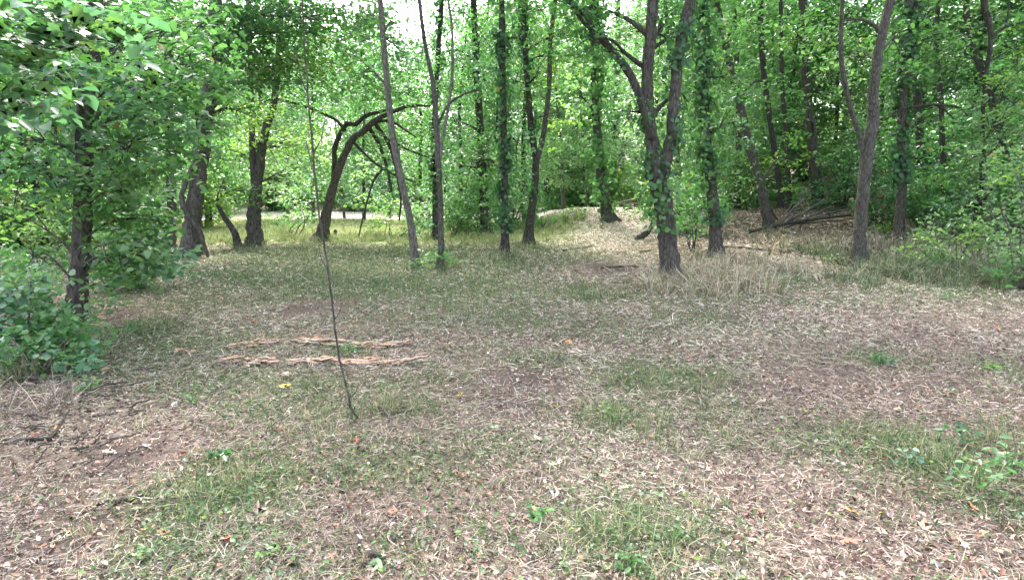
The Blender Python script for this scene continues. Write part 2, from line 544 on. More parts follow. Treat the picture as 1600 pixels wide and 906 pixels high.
class Tree:
    def __init__(self, name, base, label, cat='tree', group=None, seed=0):
        self.rng = np.random.default_rng(seed)
        self.base = np.asarray(base, float)
        self.o = empty(name, self.base)
        tag(self.o, label, cat, group)
        self.stem = None

    def stem_from_px(self, part, pts, mat, sub=6, dY=0.0, up=0.0, flare=1.0, Y=None, wob=0.05, sides=10, root=None):
        Y = self.base[1] if Y is None else Y
        P, R = px_path(pts, Y, dY)
        if root is not None:
            P = np.vstack([root[0], P]); R = np.concatenate([[root[1]], R])
        if up > 0:                                       # carry on above the frame
            d = unit(P[-1] - P[-2])
            d = unit(d + np.array([0, 0, 0.35]))
            e1, e2, e3 = P[-1] + d * up * .34, P[-1] + d * up * .68 + self.rng.normal(0, .12, 3), P[-1] + d * up + self.rng.normal(0, .2, 3)
            P = np.vstack([P, e1, e2, e3]); R = np.concatenate([R, [R[-1] * .8, R[-1] * .5, R[-1] * .15]])
        Q, r = smooth_path(P, R, sub, wob, self.rng)
        if flare > 1.0:
            hgt = Q[:, 2] - Q[0, 2]
            r = r * (1 + (flare * 1.1 - 1) * np.exp(-np.maximum(hgt, 0) / 0.2))
            Q = np.vstack([Q[0] - np.array([0, 0, 0.18]), Q]); r = np.concatenate([[r[0] * 1.12], r])
        mod = None
        if flare > 1.0:                                  # root buttresses
            sides = max(sides, 12)
            an = np.linspace(0, 2 * np.pi, sides, endpoint=False)
            nl = int(self.rng.integers(3, 6))
            lobe = np.clip(np.sin(an * nl + self.rng.uniform(0, 6)) + .2 * np.sin(an * 2 + 1), 0, 1.2)
            mod = 1 + .55 * np.exp(-np.maximum(Q[:, 2] - Q[1, 2], 0) / .13)[:, None] * lobe[None, :]
        me = tube_mesh(part, Q, r, M[mat], sides, 0.075, self.rng, self.base, mod)
        so_ = mobj(part, me, self.o)
        self.stem_objs = getattr(self, 'stem_objs', []) + [(Q, so_)]
        if self.stem is None:
            self.stem = (Q, r)
        return Q, r

    def limb(self, a, b, r0, mat, part='branch', sag=0.12, r1=None):
        L = np.linalg.norm(b - a)
        m1 = a + (b - a) * .35 + np.array([0, 0, sag * L]) + self.rng.normal(0, .05 * L, 3)
        m2 = a + (b - a) * .7 + np.array([0, 0, sag * L * .8]) + self.rng.normal(0, .05 * L, 3)
        Q, r = smooth_path(np.array([a, m1, m2, b]), np.array([r0, r0 * .7, r0 * .45, r1 or r0 * .18]), 4, 0.0, self.rng)
        me = tube_mesh(part, Q, r, M[mat], 6, 0.06, self.rng, self.base)
        return mobj(part, me, self.o), Q

    def crown(self, boughs, mat='bark_brown', part='crown', leafmat='leaf', ovate=True, limbs=True, tilt=0.6, asp=0.62):
        """boughs: (centre, radii, sprays, leaves per spray, spray radius, leaf length, colour)"""
        VV, FF, CC, off = [], [], [], 0
        tw = []
        for (c, rad, ns, per, sr, L, kind) in boughs:
            c = np.asarray(c, float)
            cs = ellipsoid_points(c, rad, ns, self.rng, 0.2)
            P = spray_points(cs, sr * self.rng.uniform(.6, 1.3, ns), per, self.rng)
            V, F, pv = leaf_mesh_data(P, L * self.rng.uniform(.65, 1.25, len(P)), self.rng, tilt=tilt, asp=asp, ovate=ovate)
            VV.append(V); FF.append(F + off); off += len(V)
            CC.append(leaf_colors(len(P), kind, self.rng, pv))
            if limbs and self.stem is not None:
                Q, r = self.stem
                zt = c[2] - 0.35 * np.linalg.norm(c[:2] - Q[len(Q) // 2][:2])
                i = int(np.argmin(np.abs(Q[:, 2] - max(zt, Q[0, 2] + 0.6))))
                _, lq = self.limb(Q[i], c, max(0.010, min(0.05 if self.base[1] > 9 else .02, r[i] * .5)), mat)
                for q in cs[:min(ns, 14)]:
                    tw.append((lq[self.rng.integers(len(lq) // 3, len(lq))], q))
        me = np_mesh(part, np.vstack(VV) - self.base, np.vstack(FF), M[leafmat], np.vstack(CC))
        o = mobj(part, me, self.o)
        o['kind'] = 'stuff'
        if tw:
            V, F = twig_tubes(tw, 0.007 + 0.0003 * self.base[1], self.base, self.rng)
            t = mobj('twigs', np_mesh('twigs', V, F, M[mat]), o)
            t['kind'] = 'stuff'
        return o

    def ivy(self, Q, r, z0, z1, n, spread, L, kind='ivy', part='ivy', hang=0.0):
        rng = self.rng
        seg = np.linalg.norm(np.diff(Q, axis=0), axis=1)
        s = np.concatenate([[0], np.cumsum(seg)])
        ok = (Q[:, 2] >= z0) & (Q[:, 2] <= z1)
        if ok.sum() < 2: return
        lo, hi = s[ok][0], s[ok][-1]
        # clustered along the stem
        kcl = max(4, n // 28)
        cc = rng.uniform(lo, hi, kcl)
        ca = rng.uniform(0, 2 * np.pi, kcl)
        w = rng.integers(0, kcl, n)
        t = np.clip(cc[w] + rng.normal(0, 0.13, n), lo, hi)
        ang = ca[w] + rng.normal(0, 0.7, n)
        P = np.stack([np.interp(t, s, Q[:, k]) for k in range(3)], 1)
        rr = np.interp(t, s, r)
        ax = np.stack([np.cos(ang), np.sin(ang), np.zeros(n)], 1)
        P = P + ax * (rr + 0.015 + np.abs(rng.normal(0, spread, n)))[:, None]
        if hang:
            P[:, 2] -= np.abs(rng.normal(0, hang, n))
        V, F, pv = leaf_mesh_data(P, L * rng.uniform(.6, 1.25, n), rng, asp=0.8, ovate=True, axis=ax, droop=.5)
        me = np_mesh(part, V - self.base, F, M['leaf'], leaf_colors(n, kind, rng, pv))
        host = next((so_ for q_, so_ in getattr(self, 'stem_objs', []) if q_ is Q), self.o)
        o = mobj(part, me, host)
        o['kind'] = 'stuff'
        return o


def B(px, py, rx, ry, Y, ns, per, sr, L, kind, dz=None):
    """a bough given by where it is seen and how far away it is"""
    c = at_depth(px, py, Y)
    a, b = px_size(rx, Y), px_size(ry, Y)
    return (c, (a, dz if dz else max(0.35, 0.8 * a), b), ns, per, sr, L, kind)


# crown meshes shared by the tops of trees (and by background trees)
def crown_template(key, R, H, ns, per, sr, L, kind, seed, hollow=0.25, ovate=False):
    if key in SHARED: return SHARED[key]
    rng = np.random.default_rng(seed)
    cs = ellipsoid_points((0, 0, 0), (R, R, H), ns, rng, hollow)
    # uneven outline: pull in some directions
    a = np.arctan2(cs[:, 1], cs[:, 0])
    k = 1 + 0.22 * np.sin(2 * a + seed) + 0.15 * np.sin(3 * a + 2 * seed + cs[:, 2])
    cs[:, :2] *= k[:, None]
    P = spray_points(cs, sr * rng.uniform(.6, 1.4, ns), per, rng)
    V, F, pv = leaf_mesh_data(P, L * rng.uniform(.7, 1.25, len(P)), rng, asp=.66, ovate=ovate)
    SHARED[key] = np_mesh('crown', V, F, M['leaf'], leaf_colors(len(P), kind, rng, pv))
    return SHARED[key]


def add_top(tree, top, scale=1.0, idx=0):
    kinds = ['mid', 'deep', 'mid', 'yellow']
    me = crown_template(('top', idx % 4), 2.6, 2.2, 120, 22, .5, .15, kinds[idx % 4], 50 + idx % 4)
    o = mobj('upper_crown', me, tree.o)
    o.location = tuple(np.asarray(top) - tree.base)
    o.rotation_euler = (0, 0, 1.7 * idx)
    o.scale = (scale, scale, scale)
    o['kind'] = 'stuff'


# ------------------------------------------------------------------ the main trees
def tree_px(name, pts, label, mat, seed, up=4.0, flare=1.35, dY=0.0, top=True, group=None, topscale=1.0, cat='tree', sides=11):
    base = on_ground(pts[0][0], pts[0][1])
    t = Tree(name, base, label, cat, group, seed)
    Q, r = t.stem_from_px('trunk', pts, mat, up=up, flare=flare, dY=dY, sides=sides)
    if top:
        add_top(t, Q[-1] + np.array([0, 0, -0.2]), topscale, seed)
    return t, Q, r


def fork(t, part, pts, mat, Y=None, up=3.0, dY=0.0, top=True, sides=9, idx=0, scale=.8, start=None):
    Q, r = t.stem_from_px(part, pts, mat, up=up, Y=Y, dY=dY, sides=sides)
    if top:
        add_top(t, Q[-1], scale, idx)
    return Q, r


def lg(base): return base[1]


# 1 near left tree, thick with maple leaves
t1, Q1, r1 = tree_px('maple_tree', [(118, 497, 25), (124, 440, 26), (128, 380, 25), (131, 300, 24), (133, 200, 22), (138, 100, 20), (150, 0, 18)],
                     'leafy maple with dark trunk at the near edge of the clearing on the left', 'bark_brown', 1, up=3.5, top=False)
d1 = lg(t1.base)
t1.crown([
    B(210, 80, 110, 80, d1 - .4, 20, 20, .32, .11, 'mid'), B(70, 110, 90, 70, d1 - .9, 15, 20, .32, .11, 'blue'), B(40, 220, 70, 60, d1 - .2, 13, 20, .30, .105, 'mid'),
    B(255, 165, 75, 50, d1 - .5, 16, 20, .28, .105, 'blue'), B(215, 235, 75, 50, d1 - .6, 15, 20, .28, .105, 'mid'), B(275, 220, 36, 50, d1 - .2, 8, 20, .25, .10, 'mid'),
    B(70, 310, 60, 40, d1 + .4, 9, 18, .28, .10, 'yellow'), B(205, 305, 50, 36, d1 - .2, 10, 20, .26, .10, 'mid'), B(20, 40, 80, 50, d1 - .5, 11, 20, .3, .11, 'blue'),
    B(315, 60, 50, 60, d1 + .6, 10, 20, .3, .105, 'mid'), B(150, 5, 140, 35, d1, 16, 20, .3, .105, 'mid'), B(15, 330, 36, 50, d1 + .6, 6, 18, .25, .10, 'yellow'),
    B(180, 170, 40, 130, d1 + .5, 13, 20, .26, .10, 'mid'), B(85, 180, 36, 110, d1 + .4, 10, 20, .26, .10, 'mid'), B(220, 270, 45, 36, d1 - .5, 10, 20, .26, .10, 'pale'),
    B(205, 395, 45, 36, d1 - .5, 12, 20, .24, .10, 'pale'), B(170, 345, 30, 30, d1 - .1, 6, 20, .22, .10, 'mid'), B(225, 345, 32, 26, d1 - .2, 7, 20, .22, .10, 'mid'),
    B(50, 400, 50, 34, d1 + .3, 8, 20, .26, .10, 'mid'), B(335, 110, 26, 50, d1 - .2, 6, 20, .25, .10, 'mid'),
    B(-40, 250, 60, 130, d1 - .3, 16, 20, .28, .105, 'mid'), B(120, 50, 60, 50, d1 + .3, 8, 20, .3, .105, 'pale'), B(150, 300, 40, 50, d1 - .5, 8, 20, .24, .10, 'mid'), B(165, 400, 36, 36, d1 - .4, 8, 20, .22, .10, 'mid'), B(170, 450, 30, 24, d1 - .4, 5, 20, .2, .095, 'pale'), B(255, 400, 30, 30, d1 - .2, 7, 20, .22, .10, 'blue'), B(60, 270, 60, 50, d1 - .5, 9, 20, .26, .10, 'blue'), B(300, 120, 40, 60, d1 - .5, 9, 20, .26, .105, 'mid')])
t1.ivy(Q1, r1, 1.2, 3.2, 110, .06, .09)

# 2 overhanging branch of a maple whose trunk stands outside the frame
ob = np.array([-5.6, 4.2, float(height(-5.6, 4.2))])
t2 = Tree('maple_tree', ob, 'maple branch with large pale leaves reaching in at the upper left corner', 'tree', None, 2)
P = np.array([ob, ob + [.05, .1, 1.2], ob + [.15, .1, 2.6], ob + [.1, .3, 4.2], ob + [.2, .4, 6.5]])
Qo, ro = smooth_path(P, np.array([.15, .12, .10, .08, .02]), 5, .05, t2.rng)
mobj('trunk', tube_mesh('trunk', Qo, ro, M['bark_brown'], 10, .07, t2.rng, ob), t2.o)
t2.stem = (Qo, ro)
add_top(t2, Qo[-1] + np.array([-1.5, 0, 1.0]), .7, 2)
t2.crown([B(20, 110, 70, 60, 4.6, 7, 16, .24, .11, 'blue', .35), B(120, 30, 110, 40, 4.8, 8, 16, .24, .11, 'blue', .4),
          B(-80, 150, 80, 100, 4.6, 10, 16, .3, .11, 'blue', .5), B(-60, 20, 80, 80, 4.6, 10, 16, .3, .11, 'mid', .5)], leafmat='near_leaf', asp=.85)

# 3 slim trees at the left edge behind the maple
a, Q, r = tree_px('slim_tree', [(3, 372, 11), (5, 320, 11), (2, 250, 10), (-4, 150, 9), (-5, 0, 8)], 'dark slim trunk at the very left edge behind the maple', 'bark_dark', 3)
a, Q, r = tree_px('slim_tree', [(20, 388, 15), (28, 320, 14), (33, 270, 13), (42, 180, 11), (50, 0, 10)], 'leaning brown trunk second from the left edge, behind the maple leaves', 'bark_brown', 4)
a.crown([B(40, 180, 80, 80, lg(a.base), 18, 26, .5, .13, 'mid'), B(10, 80, 70, 70, lg(a.base) + 1, 16, 26, .5, .13, 'yellow')])
# 4 grey trunk
a, Q, r = tree_px('grey_tree', [(265, 388, 17), (268, 330, 15), (268, 270, 14), (263, 150, 13), (266, 0, 12)], 'grey slim trunk half hidden by the maple, left of the vine-wrapped trunk', 'bark_grey', 5)
# 5 big trunk with a vine
t5, Q5, r5 = tree_px('vine_tree', [(297, 402, 32), (300, 360, 27), (304, 320, 24), (314, 250, 23), (322, 190, 21), (332, 100, 19), (338, 0, 18)],
                     'stout grey-brown trunk wrapped by a woody vine at the far left of the clearing', 'bark_grey', 6, flare=1.3, sides=13)
d5 = lg(t5.base)
Pv, Rv = px_path([(330, 412, 5), (322, 392, 6), (312, 360, 7), (296, 340, 8), (284, 312, 8), (292, 280, 7), (310, 240, 6), (318, 190, 5)], d5 - .28)
Qv, rv = smooth_path(Pv, Rv, 5, .1)
mobj('vine', tube_mesh('vine', Qv, rv, M['bark_brown'], 7, .08, t5.rng, t5.base), t5.o)
t5.crown([B(400, 60, 90, 70, d5 - 1, 40, 28, .5, .11, 'deep'), B(330, 30, 90, 50, d5 - 1.5, 26, 28, .5, .11, 'deep'),
          B(450, 130, 70, 50, d5, 22, 26, .45, .11, 'mid'), B(380, 170, 60, 40, d5 + .5, 16, 24, .45, .11, 'yellow'), B(500, 50, 80, 60, d5, 28, 26, .5, .11, 'deep'),
          B(330, 190, 30, 60, d5 - .6, 10, 22, .35, .10, 'mid'), B(420, 20, 110, 40, d5 - .8, 34, 28, .5, .13, 'mid'), B(360, 110, 60, 50, d5 - .8, 22, 28, .45, .12, 'mid'), B(470, 90, 60, 40, d5 - .4, 18, 28, .45, .12, 'yellow'), B(540, 10, 80, 30, d5 - .5, 20, 28, .5, .13, 'mid')], 'bark_grey')
# 6 small leaning stem
a, Q, r = tree_px('leaning_sapling', [(374, 388, 12), (366, 362, 10), (350, 338, 8), (338, 316, 6)], 'short crooked sapling leaning left beside the vine-wrapped trunk', 'bark_dark', 7, up=0, top=False, flare=1.2)
a.crown([B(345, 290, 30, 28, lg(a.base), 8, 22, .35, .10, 'yellow'), B(380, 300, 30, 20, lg(a.base), 6, 20, .35, .10, 'mid')], 'bark_dark')
# 7 forked trunk at 398
a, Q, r = tree_px('forked_tree', [(398, 384, 22), (397, 350, 20), (399, 310, 18), (406, 255, 13), (416, 200, 11), (430, 150, 9), (440, 0, 8)], 'dark forked trunk between the crooked sapling and the arched tree', 'bark_brown', 8)
fork(a, 'stem', [(400, 315, 11), (396, 270, 10), (394, 220, 9), (392, 140, 8), (388, 0, 7)], 'bark_brown', idx=1)
a.crown([B(430, 230, 60, 40, lg(a.base) + .5, 16, 26, .5, .12, 'yellow'), B(370, 240, 50, 40, lg(a.base) + .5, 12, 26, .5, .12, 'mid'), B(440, 280, 50, 30, lg(a.base) + 1, 10, 24, .5, .12, 'pale')])
# 8 arched tree
t8, Q8, r8 = tree_px('arched_tree', [(502, 377, 19), (508, 345, 15), (516, 310, 13), (529, 265, 11), (549, 220, 10), (566, 207, 9.5), (584, 190, 9), (606, 179, 7), (640, 166, 5), (672, 166, 3)],
                     'dark arched tree bending to the right over the meadow', 'bark_brown', 9, up=0, top=False, flare=1.5, dY=-.8)
d8 = lg(t8.base)
t8.stem_from_px('stem', [(520, 298, 9), (522, 262, 8.5), (524, 228, 8), (540, 196, 7), (556, 194, 7), (572, 181, 6), (590, 176, 5), (612, 170, 3)], 'bark_dark')
for pts in ([(575, 198, 7), (592, 225, 6), (604, 260, 5), (612, 300, 4)], [(585, 192, 7), (606, 222, 6), (618, 262, 5), (626, 310, 4), (624, 345, 3)],
            [(552, 222, 5), (580, 250, 4), (610, 270, 4), (650, 285, 2)], [(600, 262, 4), (585, 280, 4), (575, 310, 3), (566, 345, 3), (560, 372, 2)],
            [(568, 198, 6), (590, 190, 5), (615, 192, 4), (650, 215, 2)], [(540, 205, 5), (520, 185, 4), (470, 165, 4), (430, 155, 3), (400, 165, 2)],
            [(600, 215, 4), (640, 235, 3), (680, 250, 2)]):
    t8.stem_from_px('branch', pts, 'bark_dark', Y=d8 - .3, sides=6)
t8.crown([B(500, 150, 70, 40, d8 - .2, 18, 26, .45, .12, 'mid'), B(590, 140, 50, 26, d8 - .2, 9, 26, .4, .12, 'deep'), B(560, 70, 90, 40, d8 - .3, 24, 28, .5, .13, 'mid'), B(640, 100, 50, 40, d8 - .2, 12, 26, .45, .12, 'blue'), B(740, 90, 50, 60, d8, 16, 26, .45, .12, 'blue'), B(535, 165, 40, 16, d8 - .1, 6, 24, .35, .12, 'mid'), B(630, 180, 36, 24, d8 + .2, 6, 24, .35, .12, 'mid'), B(590, 225, 26, 20, d8 - .6, 4, 22, .3, .11, 'pale'), B(500, 240, 26, 30, d8 + .4, 5, 22, .3, .11, 'yellow'),
          B(600, 300, 26, 40, d8 - .4, 6, 22, .3, .1, 'mid'), B(450, 300, 40, 30, d8 + 1.5, 8, 24, .4, .12, 'pale'),B(560, 110, 80, 50, d8, 26, 26, .5, .11, 'mid'), B(650, 130, 70, 40, d8 - .4, 20, 26, .5, .11, 'mid'), B(700, 200, 60, 40, d8 - .4, 16, 26, .5, .11, 'deep'),
          B(470, 200, 50, 40, d8, 14, 24, .45, .11, 'yellow'), B(640, 240, 50, 30, d8, 11, 24, .45, .11, 'mid'), B(580, 320, 40, 26, d8 + 1, 8, 22, .4, .10, 'yellow'),
          B(540, 40, 90, 50, d8, 22, 26, .5, .11, 'mid')], 'bark_dark', limbs=False)
# 9 thin sapling in the clearing
base = on_ground(556, 652)
t9 = Tree('thin_sapling', base, 'thin bare sapling standing alone in the middle of the clearing', 'sapling', None, 10)
t9.stem_from_px('trunk', [(566, 660, 2.4), (556, 648, 3.6), (547, 634, 4.2), (544, 612, 3.6), (531, 562, 3.4), (521, 490, 3.3), (511, 410, 3.0), (501, 350, 2.9), (493, 280, 2.9), (486, 200, 3.0), (478, 100, 2.8), (472, 0, 2.4)], 'bark_grey', up=1.5, sides=7, wob=.25)
for _k, _p in enumerate([[(522, 500, 2), (530, 488, 1.4), (536, 470, .8)], [(512, 420, 2), (502, 404, 1.4), (498, 380, .8)], [(490, 240, 2.4), (502, 215, 1.8), (508, 180, 1)], [(482, 150, 2.4), (470, 120, 1.8), (462, 80, 1)], [(545, 622, 2), (556, 612, 1.3), (560, 598, .8)]]):
    t9.stem_from_px('twig', _p, 'bark_grey', sides=5)
t9.stem_from_px('twig', [(474, 25, 3), (490, 30, 2.4), (512, 32, 1.6)], 'bark_brown', sides=5)
t9.stem_from_px('twig', [(497, 300, 2.6), (490, 270, 2.2), (478, 220, 1.6)], 'bark_pale', sides=5)
t9.crown([B(470, -60, 60, 40, lg(base), 5, 18, .2, .07, 'mid', .3)], limbs=False)
# 10 leaning slim pale tree
t10, Q, r = tree_px('pale_leaning_tree', [(650, 417, 13), (646, 375, 12), (638, 330, 11), (626, 275, 10.5), (612, 200, 10), (604, 120, 9), (599, 60, 9), (594, 0, 8.5)], 'slim pale-barked tree leaning left in the middle of the clearing edge', 'bark_pale', 11)
t10.crown([B(600, 60, 60, 50, lg(t10.base) + .4, 9, 22, .4, .10, 'blue'), B(560, 30, 50, 40, lg(t10.base), 8, 22, .4, .10, 'mid')], 'bark_pale')
# 11 slim tree with right fork
t11, Q, r = tree_px('slim_tree', [(688, 423, 10), (689, 370, 9), (688, 320, 9), (685, 260, 8.5), (682, 200, 8), (676, 130, 7), (664, 70, 6), (655, 0, 5.5)], 'slender forked tree just right of the pale leaning one', 'bark_grey', 12)
fork(t11, 'stem', [(686, 265, 5), (692, 215, 5), (702, 160, 4.5), (707, 110, 4), (706, 40, 3.5), (700, 0, 3)], 'bark_pale', idx=2, scale=.5)
t11.stem_from_px('branch', [(684, 195, 5), (700, 165, 4), (720, 150, 3), (745, 140, 2)], 'bark_dark', sides=6)
t11.crown([B(700, 240, 30, 40, lg(t11.base), 6, 20, .35, .09, 'mid'), B(690, 400, 22, 16, lg(t11.base), 4, 20, .22, .08, 'mid'), B(660, 408, 16, 8, lg(t11.base), 2, 20, .18, .08, 'pale')], 'bark_grey', limbs=False)
# 12 ivy column behind
a, Q, r = tree_px('ivy_tree', [(680, 374, 9), (680, 330, 9), (679, 280, 8), (678, 200, 8), (690, 0, 7)], 'dark thin ivy-clad trunk behind the slender forked tree', 'bark_dark', 13)
a.ivy(Q, r, .6, 7, 700, .12, .11)
t13, Q, r = tree_px('ivy_tree', [(757, 368, 16), (757, 335, 14), (755, 290, 12), (752, 220, 11), (745, 120, 10), (740, 0, 9)], 'dark stump-like trunk hung with leafy vines left of the tall ivy column', 'bark_dark', 14)
t13.ivy(Q, r, 1.4, 7, 1500, .35, .11, 'mid', hang=.3)
t13.crown([B(735, 260, 40, 60, lg(t13.base), 14, 26, .4, .11, 'pale'), B(740, 120, 50, 60, lg(t13.base), 14, 26, .45, .11, 'deep'), B(715, 310, 30, 24, lg(t13.base), 6, 26, .4, .11, 'mid'), B(700, 80, 26, 60, lg(t13.base), 12, 28, .4, .11, 'deep')], 'bark_dark')
t14, Q, r = tree_px('ivy_tree', [(788, 397, 14), (789, 350, 12), (789, 280, 11), (787, 200, 10), (785, 100, 10), (784, 0, 9)], 'straight tall trunk covered in ivy at the centre of the clearing edge', 'bark_dark', 15)
t14.ivy(Q, r, .5, 8, 1300, .10, .115)
t14.crown([B(775, 200, 26, 90, lg(t14.base), 10, 22, .3, .09, 'deep'), B(800, 60, 40, 50, lg(t14.base), 10, 22, .4, .1, 'mid')], 'bark_dark')
# 15 Y shaped
t15, Q, r = tree_px('forked_tree', [(824, 383, 14), (829, 340, 12), (834, 300, 11), (837, 255, 10), (830, 200, 9), (823, 120, 8), (817, 0, 8)], 'dark Y-shaped tree right of the straight ivy column', 'bark_dark', 16)
t15.ivy(Q, r, 1.0, 7, 900, .10, .10)
Qf, rf = fork(t15, 'stem', [(837, 258, 8), (846, 225, 8), (855, 170, 7.5), (859, 110, 7), (860, 60, 6.5), (868, 0, 6)], 'bark_grey', idx=3, scale=.7)
t15.crown([B(870, 90, 40, 50, lg(t15.base) + .4, 12, 24, .4, .11, 'yellow'), B(850, 20, 50, 40, lg(t15.base), 12, 24, .4, .11, 'mid'), B(810, 290, 26, 40, lg(t15.base) + .5, 8, 22, .35, .10, 'deep')], 'bark_dark')
# 16 far ivy trees in the gap
t16, Q, r = tree_px('ivy_tree', [(952, 346, 20), (946, 315, 17), (940, 280, 15), (936, 230, 13), (930, 160, 12), (925, 0, 10)], 'ivy-clad trunk standing by the path in the bright gap', 'bark_brown', 17, up=5)
t16.ivy(Q, r, 1.0, 11, 1800, .30, .16, 'mid', hang=.2)
a, Q, r = tree_px('ivy_tree', [(956, 316, 10), (957, 280, 9), (959, 220, 9), (962, 160, 8), (966, 0, 7)], 'thin dark ivy-clad trunk just behind the one by the path', 'bark_dark', 18, up=6)
a.ivy(Q, r, 1.0, 12, 900, .18, .18, 'deep')
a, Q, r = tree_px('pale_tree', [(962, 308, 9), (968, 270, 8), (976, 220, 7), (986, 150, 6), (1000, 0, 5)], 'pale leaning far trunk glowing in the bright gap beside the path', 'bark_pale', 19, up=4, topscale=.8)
# 18 main tree
t18, Q18, r18 = tree_px('forked_tree', [(1046, 441, 31), (1045, 405, 28), (1043, 370, 27), (1037, 330, 28), (1031, 290, 29), (1026, 262, 24), (1017, 215, 18), (1012, 165, 17), (1012, 110, 16), (1017, 50, 16), (1020, 0, 16)],
                        'large forked tree with ivy at the fork, standing in dry grass in the clearing', 'bark_brown', 20, flare=1.22, sides=14)
d18 = lg(t18.base)
Qr, rr = fork(t18, 'stem', [(1033, 292, 22), (1041, 250, 20), (1050, 200, 18), (1055, 140, 17), (1062, 80, 18), (1071, 35, 18), (1079, 0, 18)], 'bark_brown', idx=1)
t18.ivy(Qr, rr, 1.9, 4.5, 260, .10, .10)
Ql, rl = fork(t18, 'stem', [(1018, 218, 14), (1005, 168, 14), (985, 118, 13), (950, 72, 12), (915, 34, 11), (885, -8, 10)], 'bark_dark', Y=d18 - .12, idx=2, up=2)
t18.ivy(Ql, rl, 2.8, 5.5, 240, .09, .10)
t18.ivy(Q18, r18, 1.75, 3.2, 240, .10, .105, 'deep')
t18.ivy(Q18, r18, .9, 2.6, 160, .20, .10, 'mid')
t18.crown([B(920, 60, 50, 45, d18 - .3, 14, 24, .32, .09, 'mid'), B(900, 15, 50, 30, d18, 12, 24, .32, .09, 'mid'), B(985, 175, 24, 20, d18, 4, 20, .25, .085, 'mid'),
           B(1010, 280, 16, 45, d18 - .2, 5, 22, .2, .085, 'mid'), B(1040, 60, 30, 60, d18 + .4, 9, 22, .3, .09, 'deep')], 'bark_dark')
# 19
t19, Q19, r19 = tree_px('ivy_tree', [(1119, 402, 21), (1118, 365, 18), (1115, 325, 16), (1109, 270, 15), (1103, 215, 14), (1099, 130, 12), (1096, 0, 11)], 'trunk hung with a broad curtain of ivy, right of the large forked tree', 'bark_brown', 21)
t19.ivy(Q19, r19, .8, 6, 800, .13, .12, 'ivy')
t19.ivy(Q19, r19, 2.0, 7, 1300, .45, .12, 'mid', hang=.5)
t19.crown([B(1130, 120, 50, 90, lg(t19.base), 20, 24, .4, .10, 'mid'), B(1140, 260, 30, 60, lg(t19.base), 10, 24, .35, .10, 'mid'), B(1100, 50, 50, 50, lg(t19.base), 14, 24, .4, .10, 'mid')])
# 20 leaning
t20, Q, r = tree_px('leaning_tree', [(1203, 362, 16), (1197, 330, 14), (1186, 285, 13), (1172, 230, 12), (1156, 165, 11), (1140, 100, 10), (1118, 0, 9)], 'bare trunk leaning left above the brush pile', 'bark_brown', 22)
t20.ivy(Q, r, 4.0, 8, 260, .15, .13, 'mid')
# 21.. right hand woods
t21, Q, r = tree_px('dark_tree', [(1279, 322, 17), (1276, 290, 16), (1271, 230, 14), (1262, 160, 13), (1257, 90, 12), (1254, 0, 11)], 'straight dark trunk behind the brush pile', 'bark_brown', 23)
a, Q, r = tree_px('slim_tree', [(1234, 330, 8), (1232, 280, 7), (1227, 200, 6), (1222, 120, 6), (1220, 0, 5)], 'thin straight trunk left of the dark one behind the brush pile', 'bark_dark', 24)
a, Q, r = tree_px('slim_tree', [(1222, 325, 9), (1214, 260, 9), (1205, 200, 8), (1192, 100, 8), (1188, 0, 7)], 'thin leaning trunk just left of the thin straight one', 'bark_dark', 25)
# 23 right main
t23, Q23, r23 = tree_px('forked_tree', [(1341, 417, 23), (1343, 380, 20), (1346, 330, 19), (1351, 280, 19), (1356, 235, 19), (1364, 190, 18), (1364, 150, 15), (1370, 100, 14), (1379, 50, 14), (1391, 0, 14)],
                        'clean two-stemmed grey-brown tree at the edge of the undergrowth on the right', 'bark_grey', 26, sides=13)
fork(t23, 'stem', [(1351, 245, 10), (1343, 212, 8), (1331, 175, 8), (1321, 135, 8), (1315, 95, 7), (1314, 50, 6), (1317, 0, 6)], 'bark_grey', idx=3, scale=.6)
t23.stem_from_px('branch', [(1388, 10, 6), (1402, 4, 4), (1420, -8, 3)], 'bark_dark', sides=6)
# 24
t24, Q24, r24 = tree_px('ivy_tree', [(1403, 388, 17), (1405, 350, 15), (1408, 300, 14), (1408, 240, 13), (1410, 170, 13), (1416, 80, 13), (1421, 0, 13)], 'ivy-covered trunk immediately right of the two-stemmed tree', 'bark_brown', 27)
t24.ivy(Q24, r24, 1.4, 8, 1200, .12, .125, 'ivy')
t24.crown([B(1430, 110, 40, 60, lg(t24.base), 12, 24, .4, .11, 'mid')], 'bark_dark')
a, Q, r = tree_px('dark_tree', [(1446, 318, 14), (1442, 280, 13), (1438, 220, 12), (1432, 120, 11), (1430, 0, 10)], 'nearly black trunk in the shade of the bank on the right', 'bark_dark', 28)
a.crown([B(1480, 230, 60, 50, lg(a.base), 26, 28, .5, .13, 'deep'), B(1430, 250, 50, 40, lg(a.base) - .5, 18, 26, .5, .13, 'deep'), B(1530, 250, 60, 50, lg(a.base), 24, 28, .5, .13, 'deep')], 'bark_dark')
t26, Q26, r26 = tree_px('crooked_tree', [(1521, 394, 13), (1526, 350, 12), (1531, 300, 11), (1536, 250, 8), (1535, 200, 6), (1538, 140, 6), (1548, 62, 7), (1543, 30, 9), (1537, 0, 10)], 'thin crooked tree with a side branch near the right edge', 'bark_dark', 29)
t26.stem_from_px('branch', [(1549, 62, 5), (1562, 48, 5), (1580, 40, 4), (1603, 34, 3)], 'bark_dark', sides=6)
t26.stem_from_px('branch', [(1571, 42, 3), (1575, 20, 3), (1578, -10, 2)], 'bark_dark', sides=6)
